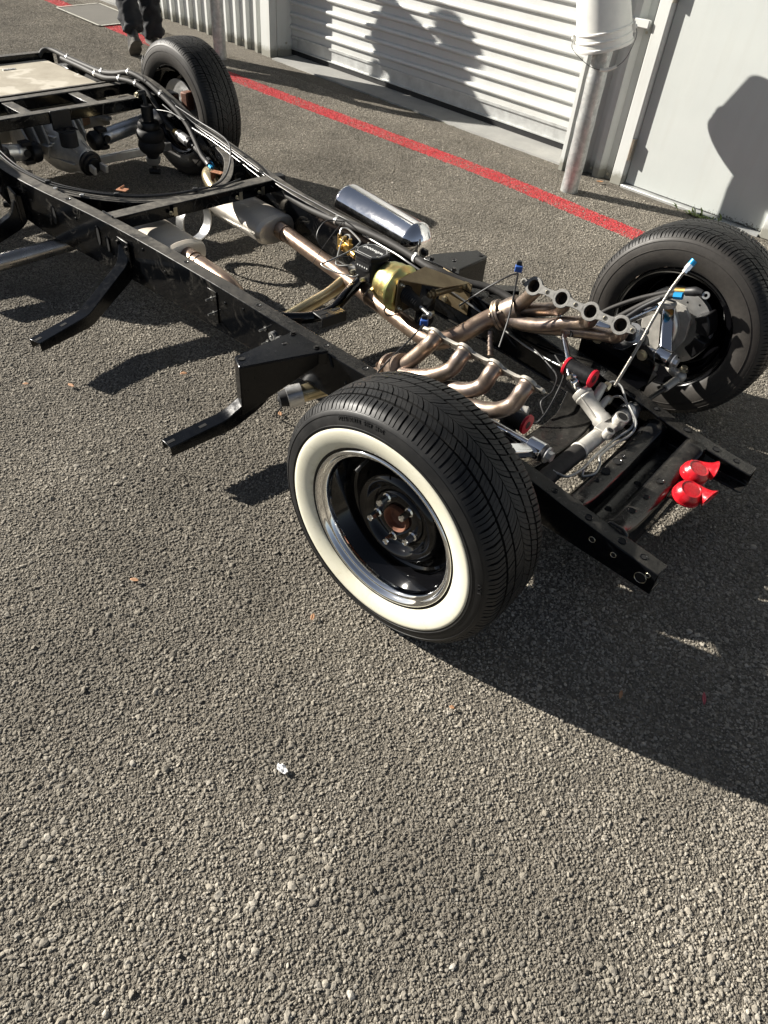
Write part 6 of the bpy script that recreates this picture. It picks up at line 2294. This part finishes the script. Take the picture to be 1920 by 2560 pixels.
# ------------------------------------------------------------------ pair of red snail horns
def snail(c, rz, label):
    h = empty('air_horn', c, 0, ch)
    h.rotation_euler = (R(8), R(10), rz)
    h.scale = (0.92, 0.92, 1.05)
    h['label'] = label
    mb = MB()
    mb.lathe([(0.0001, 0.016), (0.018, 0.0165), (0.030, 0.0155), (0.032, 0.0175), (0.0345, 0.0175), (0.038, 0.012), (0.0440, 0.006), (0.0465, -0.002), (0.0465, -0.012), (0.0480, -0.013), (0.0480, -0.018), (0.044, -0.021), (0.034, -0.026), (0.0001, -0.028)], (0, 0, 0), (0, 0, 1), 48)
    mb.build('sound_disc', 'red_gloss', h, 0, 35)
    mb = MB()
    pts = [(-0.010, 0.036, -0.003), (0.012, 0.036, -0.001), (0.028, 0.031, 0.001), (0.042, 0.025, 0.004), (0.054, 0.020, 0.007), (0.064, 0.017, 0.009)]
    P = spline(pts, 5)
    n = len(P)
    seg = 24
    vs, fs = [], []
    for i, p in enumerate(P):
        t = i / (n - 1)
        rr = 0.013 + 0.021 * t ** 1.6
        d = (P[min(i + 1, n - 1)] - P[max(i - 1, 0)]).normalized()
        s_ = Vector((-d.y, d.x, 0)).normalized()
        for k in range(seg):
            a = 2 * math.pi * k / seg
            vs.append(p + s_ * (math.cos(a) * rr * 1.15) + Vector((0, 0, math.sin(a) * rr * 0.85)))
    for i in range(n - 1):
        for k in range(seg):
            fs.append((i * seg + k, i * seg + (k + 1) % seg, (i + 1) * seg + (k + 1) % seg, (i + 1) * seg + k))
    mb.add(vs, fs)
    o = mb.build('bell', 'red_gloss', h, 0, 60)
    so = o.modifiers.new('thick', 'SOLIDIFY')
    so.thickness = 0.0018
    mb = MB()
    mb.lathe([(0.0001, 0), (0.022, 0.0)], P[-4], P[-3] - P[-5], 20)
    mb.build('throat', 'black_hole', h)
    mb = MB()
    mb.tube([(-0.03, -0.012, -0.038), (-0.05, -0.03, -0.045), (-0.07, -0.02, -0.05), (-0.10, 0.0, -0.04)], 0.0022, 6, smooth=5)
    mb.build('lead', 'cable_black', h)
    mb = MB()
    mb.cyl((-0.012, -0.01, -0.028), (-0.012, -0.01, -0.05), 0.009, 8)
    mb.box((-0.03, -0.012, -0.040), (0.05, 0.018, 0.003))
    mb.build('mount_stud', 'zinc_bolt', h)
    return h


snail((0.402, 0.160, 0.200), R(38), 'upper red horn beside the far frame horn')
snail((0.430, 0.060, 0.192), R(8), 'lower red horn nearest the front')

# ------------------------------------------------------------------ person walking away past the rear wheel
def skin_figure(name, verts, edges, radii, mat, parent=None, sub=2, root=0, disp=0.0, dscale=0.09):
    me = bpy.data.meshes.new(name)
    me.from_pydata([Vector(v) for v in verts], edges, [])
    me.materials.append(MATS[mat])
    o = link(name, me, parent)
    sk = o.modifiers.new('skin', 'SKIN')
    sk.use_smooth_shade = True
    for i, r in enumerate(radii):
        d = me.skin_vertices[0].data[i]
        d.radius = (r, r) if isinstance(r, (int, float)) else r
        d.use_root = (i == root)
    sb = o.modifiers.new('sub', 'SUBSURF')
    sb.levels = sub
    sb.render_levels = sub
    if disp:
        tx_ = bpy.data.textures.new(name + '_folds', 'CLOUDS')
        tx_.noise_scale = dscale
        dm = o.modifiers.new('folds', 'DISPLACE')
        dm.texture = tx_
        dm.strength = disp
        dm.mid_level = 0.5
    return o


per = skin_figure('person',
    [(0, 0, 0.96), (0.01, 0, 1.15), (0.0, 0, 1.36), (0.0, 0, 1.49), (0.02, 0, 1.57), (0.045, 0, 1.66), (0.04, 0, 1.76),
     (0.0, 0.17, 1.43), (-0.10, 0.27, 1.17), (0.03, 0.30, 0.94), (0.0, -0.17, 1.43), (-0.02, -0.30, 1.18), (0.17, -0.28, 1.02),
     (0, 0.09, 0.90), (0.03, 0.10, 0.52), (-0.155, 0.10, 0.17), (0, -0.09, 0.90), (0.10, -0.10, 0.50), (0.12, -0.10, 0.10)],
    [(0, 1), (1, 2), (2, 3), (3, 4), (4, 5), (5, 6), (2, 7), (7, 8), (8, 9), (2, 10), (10, 11), (11, 12), (0, 13), (13, 14), (14, 15), (0, 16), (16, 17), (17, 18)],
    [0.13, 0.125, 0.14, 0.065, 0.06, 0.092, 0.07, 0.06, 0.045, 0.032, 0.06, 0.045, 0.032, 0.085, 0.058, 0.04, 0.085, 0.058, 0.04], 'skin')
per.location = (-5.63, 2.13, 0)
per.scale = (1.06, 1.06, 1.06)
per.rotation_euler = (0, 0, R(158))
tag(per, 'person in dark trousers and black boots walking away past the rear wheel', 'person')
skin_figure('trousers',
    [(0, 0, 1.00), (0, 0.085, 0.90), (0.02, 0.10, 0.70), (0.03, 0.10, 0.52), (-0.05, 0.10, 0.36), (-0.115, 0.10, 0.25), (-0.145, 0.10, 0.195), (-0.152, 0.10, 0.165),
     (0, -0.085, 0.90), (0.055, -0.10, 0.70), (0.10, -0.10, 0.50), (0.115, -0.10, 0.30), (0.118, -0.10, 0.17), (0.118, -0.10, 0.105), (0.118, -0.10, 0.08)],
    [(0, 1), (1, 2), (2, 3), (3, 4), (4, 5), (5, 6), (6, 7), (0, 8), (8, 9), (9, 10), (10, 11), (11, 12), (12, 13), (13, 14)],
    [0.16, 0.115, 0.105, 0.092, 0.088, 0.090, 0.094, 0.080, 0.115, 0.105, 0.092, 0.088, 0.088, 0.096, 0.080], 'denim', per, 3, 0, 0.055, 0.055)
skin_figure('jacket',
    [(0.0, 0, 0.93), (0.01, 0, 1.12), (0.0, 0, 1.34), (0, 0, 1.47), (0, 0.19, 1.43), (-0.10, 0.29, 1.17), (0.02, 0.315, 0.98), (0.0, -0.19, 1.43), (-0.02, -0.32, 1.18), (0.14, -0.30, 1.04)],
    [(0, 1), (1, 2), (2, 3), (2, 4), (4, 5), (5, 6), (2, 7), (7, 8), (8, 9)],
    [(0.16, 0.19), (0.155, 0.185), (0.16, 0.20), 0.09, 0.085, 0.068, 0.05, 0.085, 0.068, 0.05], 'jacket_cloth', per, 2, 0, 0.02, 0.1)
mb = MB()
mb.sphere((0.03, 0, 1.70), 0.105, 18, 12, (1.08, 0.90, 1.12))
mb.build('hair', 'hair_dark', per)
for s, nm in ((1, 'eye'), (-1, 'eye')):
    mb = MB()
    mb.sphere((0.135, s * 0.033, 1.675), 0.012, 10, 6)
    mb.build('eye', 'white_print', per)
mb = MB()
mb.sphere((0.150, 0, 1.645), 0.018, 10, 6, (1.1, 0.8, 1.4))
mb.build('nose', 'skin', per)
for s, hx, hy, hz in ((1, 0.045, 0.302, 0.915), (-1, 0.195, -0.278, 1.0)):
    mb = MB()
    mb.sphere((hx, hy, hz), 0.042, 12, 8, (0.8, 0.5, 1.1))
    for k in range(4):
        mb.tube([(hx + 0.012 * (k - 1.5), hy, hz - 0.03), (hx + 0.014 * (k - 1.5) + 0.012, hy, hz - 0.07), (hx + 0.014 * (k - 1.5) + 0.03, hy, hz - 0.095 + 0.005 * abs(k - 1.5))], [0.0095, 0.0085, 0.007], 8, smooth=2)
    mb.tube([(hx + 0.02, hy, hz), (hx + 0.045, hy - s * 0.015, hz - 0.03), (hx + 0.052, hy - s * 0.015, hz - 0.055)], [0.011, 0.0095, 0.008], 8, smooth=2)
    mb.build('hand', 'skin', per, 0, 60)


def boot(ankle, pitch, parent):
    b = empty('boot', ankle, 0, parent)
    b.rotation_euler = (0, pitch, 0)
    # outline of the foot seen from above, x forward
    def ring(z, sx, sy, xo, n=22):
        out = []
        for k in range(n):
            a = 2 * math.pi * k / n
            x = math.cos(a)
            wide = 1.0 if x > 0 else 0.82
            out.append(Vector((xo + x * sx, math.sin(a) * sy * wide * (1 - 0.25 * max(0, x - 0.5)), z)))
        return out
    rings = [ring(-0.075, 0.140, 0.050, 0.075), ring(-0.055, 0.142, 0.050, 0.075), ring(-0.028, 0.132, 0.046, 0.066), ring(0.0, 0.090, 0.044, 0.030), ring(0.035, 0.062, 0.043, 0.006), ring(0.10, 0.056, 0.045, -0.004), ring(0.16, 0.058, 0.05, -0.008)]
    vs = [p for rg in rings for p in rg]
    n = 22
    fs = [(i * n + k, i * n + (k + 1) % n, (i + 1) * n + (k + 1) % n, (i + 1) * n + k) for i in range(len(rings) - 1) for k in range(n)]
    fs.append(tuple(range(n))[::-1])
    mb = MB()
    mb.add(vs, fs)
    mb.build('upper', 'boot_leather', b, 0, 70)
    so = [ring(-0.095, 0.142, 0.051, 0.075), ring(-0.0752, 0.146, 0.053, 0.075)]
    mb = MB()
    vs = [p for rg in so for p in rg]
    fs = [(k, (k + 1) % n, n + (k + 1) % n, n + k) for k in range(n)] + [tuple(range(n))[::-1], tuple(range(n, 2 * n))]
    mb.add(vs, fs)
    mb.build('sole', 'boot_sole', b, 0.002)
    he = [ring(-0.118, 0.042, 0.046, -0.022), ring(-0.0945, 0.044, 0.047, -0.020)]
    mb = MB()
    mb.add([p for rg in he for p in rg], fs)
    mb.build('heel', 'boot_sole', b, 0.002)
    return b


boot((-0.155, 0.10, 0.185), R(42), per)
boot((0.118, -0.10, 0.12), 0.0, per)

# ------------------------------------------------------------------ small litter on the asphalt
def leaf(x, y, L, w, rz, mat, label, curl=0.3):
    mb = MB()
    n = 6
    vs, fs = [], []
    for i in range(n + 1):
        t = i / n
        ww = w * math.sin(math.pi * (0.08 + 0.88 * t)) * 0.5
        z = 0.006 + curl * L * (t - 0.5) ** 2
        xx = (t - 0.5) * L
        vs += [(xx, -ww, z + ww * 0.5), (xx, 0, z), (xx, ww, z + ww * 0.6)]
        if i:
            a = 3 * (i - 1)
            fs += [(a, a + 1, a + 4, a + 3), (a + 1, a + 2, a + 5, a + 4)]
    mb.add(vs, fs)
    o = mb.build('leaf', mat)
    so = o.modifiers.new('thick', 'SOLIDIFY')
    so.thickness = 0.0006
    o.location = (x, y, 0.003)
    o.rotation_euler = (0, 0, rz)
    tag(o, label, 'leaf', 'fallen leaves on the asphalt')
    return o


leaf(-0.534, -1.255, 0.026, 0.012, 0.6, 'dry_leaf', 'tan dry leaf on open asphalt left of the front wheel')
leaf(-0.101, -0.984, 0.024, 0.012, 2.2, 'dry_leaf', 'small tan leaf just behind the foot of the whitewall tyre')
leaf(0.783, -0.43, 0.040, 0.011, 2.0, 'pink_leaf', 'narrow pink-red leaf lying in the dark shadow', 0.1)
leaf(0.623, -0.58, 0.028, 0.010, 1.9, 'dry_leaf', 'small tan leaf in the shadow near the pink leaf')
leaf(-1.489, -0.905, 0.030, 0.014, 0.2, 'dry_leaf', 'tan leaf beside the tip of the arm shadow')
leaf(-1.295, -0.552, 0.028, 0.016, 1.1, 'dry_leaf', 'brown curled leaf on the arm shadow near the rail')
leaf(-0.862, -0.445, 0.026, 0.014, 2.6, 'dry_leaf', 'tan leaf under the loose wire of the exhaust cutout')
leaf(0.342, -0.924, 0.014, 0.010, 0.5, 'dry_leaf', 'tiny cream leaf scrap in front of the whitewall wheel')
leaf(-1.44, 2.765, 0.05, 0.022, 0.9, 'dry_leaf', 'orange leaf at the foot of the ribbed wall', 0.6)
leaf(-1.60, -1.02, 0.022, 0.012, 0.9, 'dry_leaf', 'pale leaf near the tip of the running board arm')
mb = MB()
vs, fs = [], []
for i in range(7):
    for j in range(5):
        vs.append(((i - 3) * 0.0052 + random.uniform(-0.002, 0.002), (j - 2) * 0.0045 * (1 - 0.09 * abs(i - 3)) + random.uniform(-0.002, 0.002), 0.005 + random.uniform(0, 0.008)))
fs = [(i * 5 + j, i * 5 + j + 1, i * 5 + j + 6, i * 5 + j + 5) for i in range(6) for j in range(4) if not (i in (0, 5) and j in (0, 3))]
mb.add(vs, fs)
o = mb.build('paper_scrap', 'paper_white')
o.location = (0.171, -1.327, 0.002)
tag(o, 'crumpled white paper scrap on the open asphalt', 'scrap')
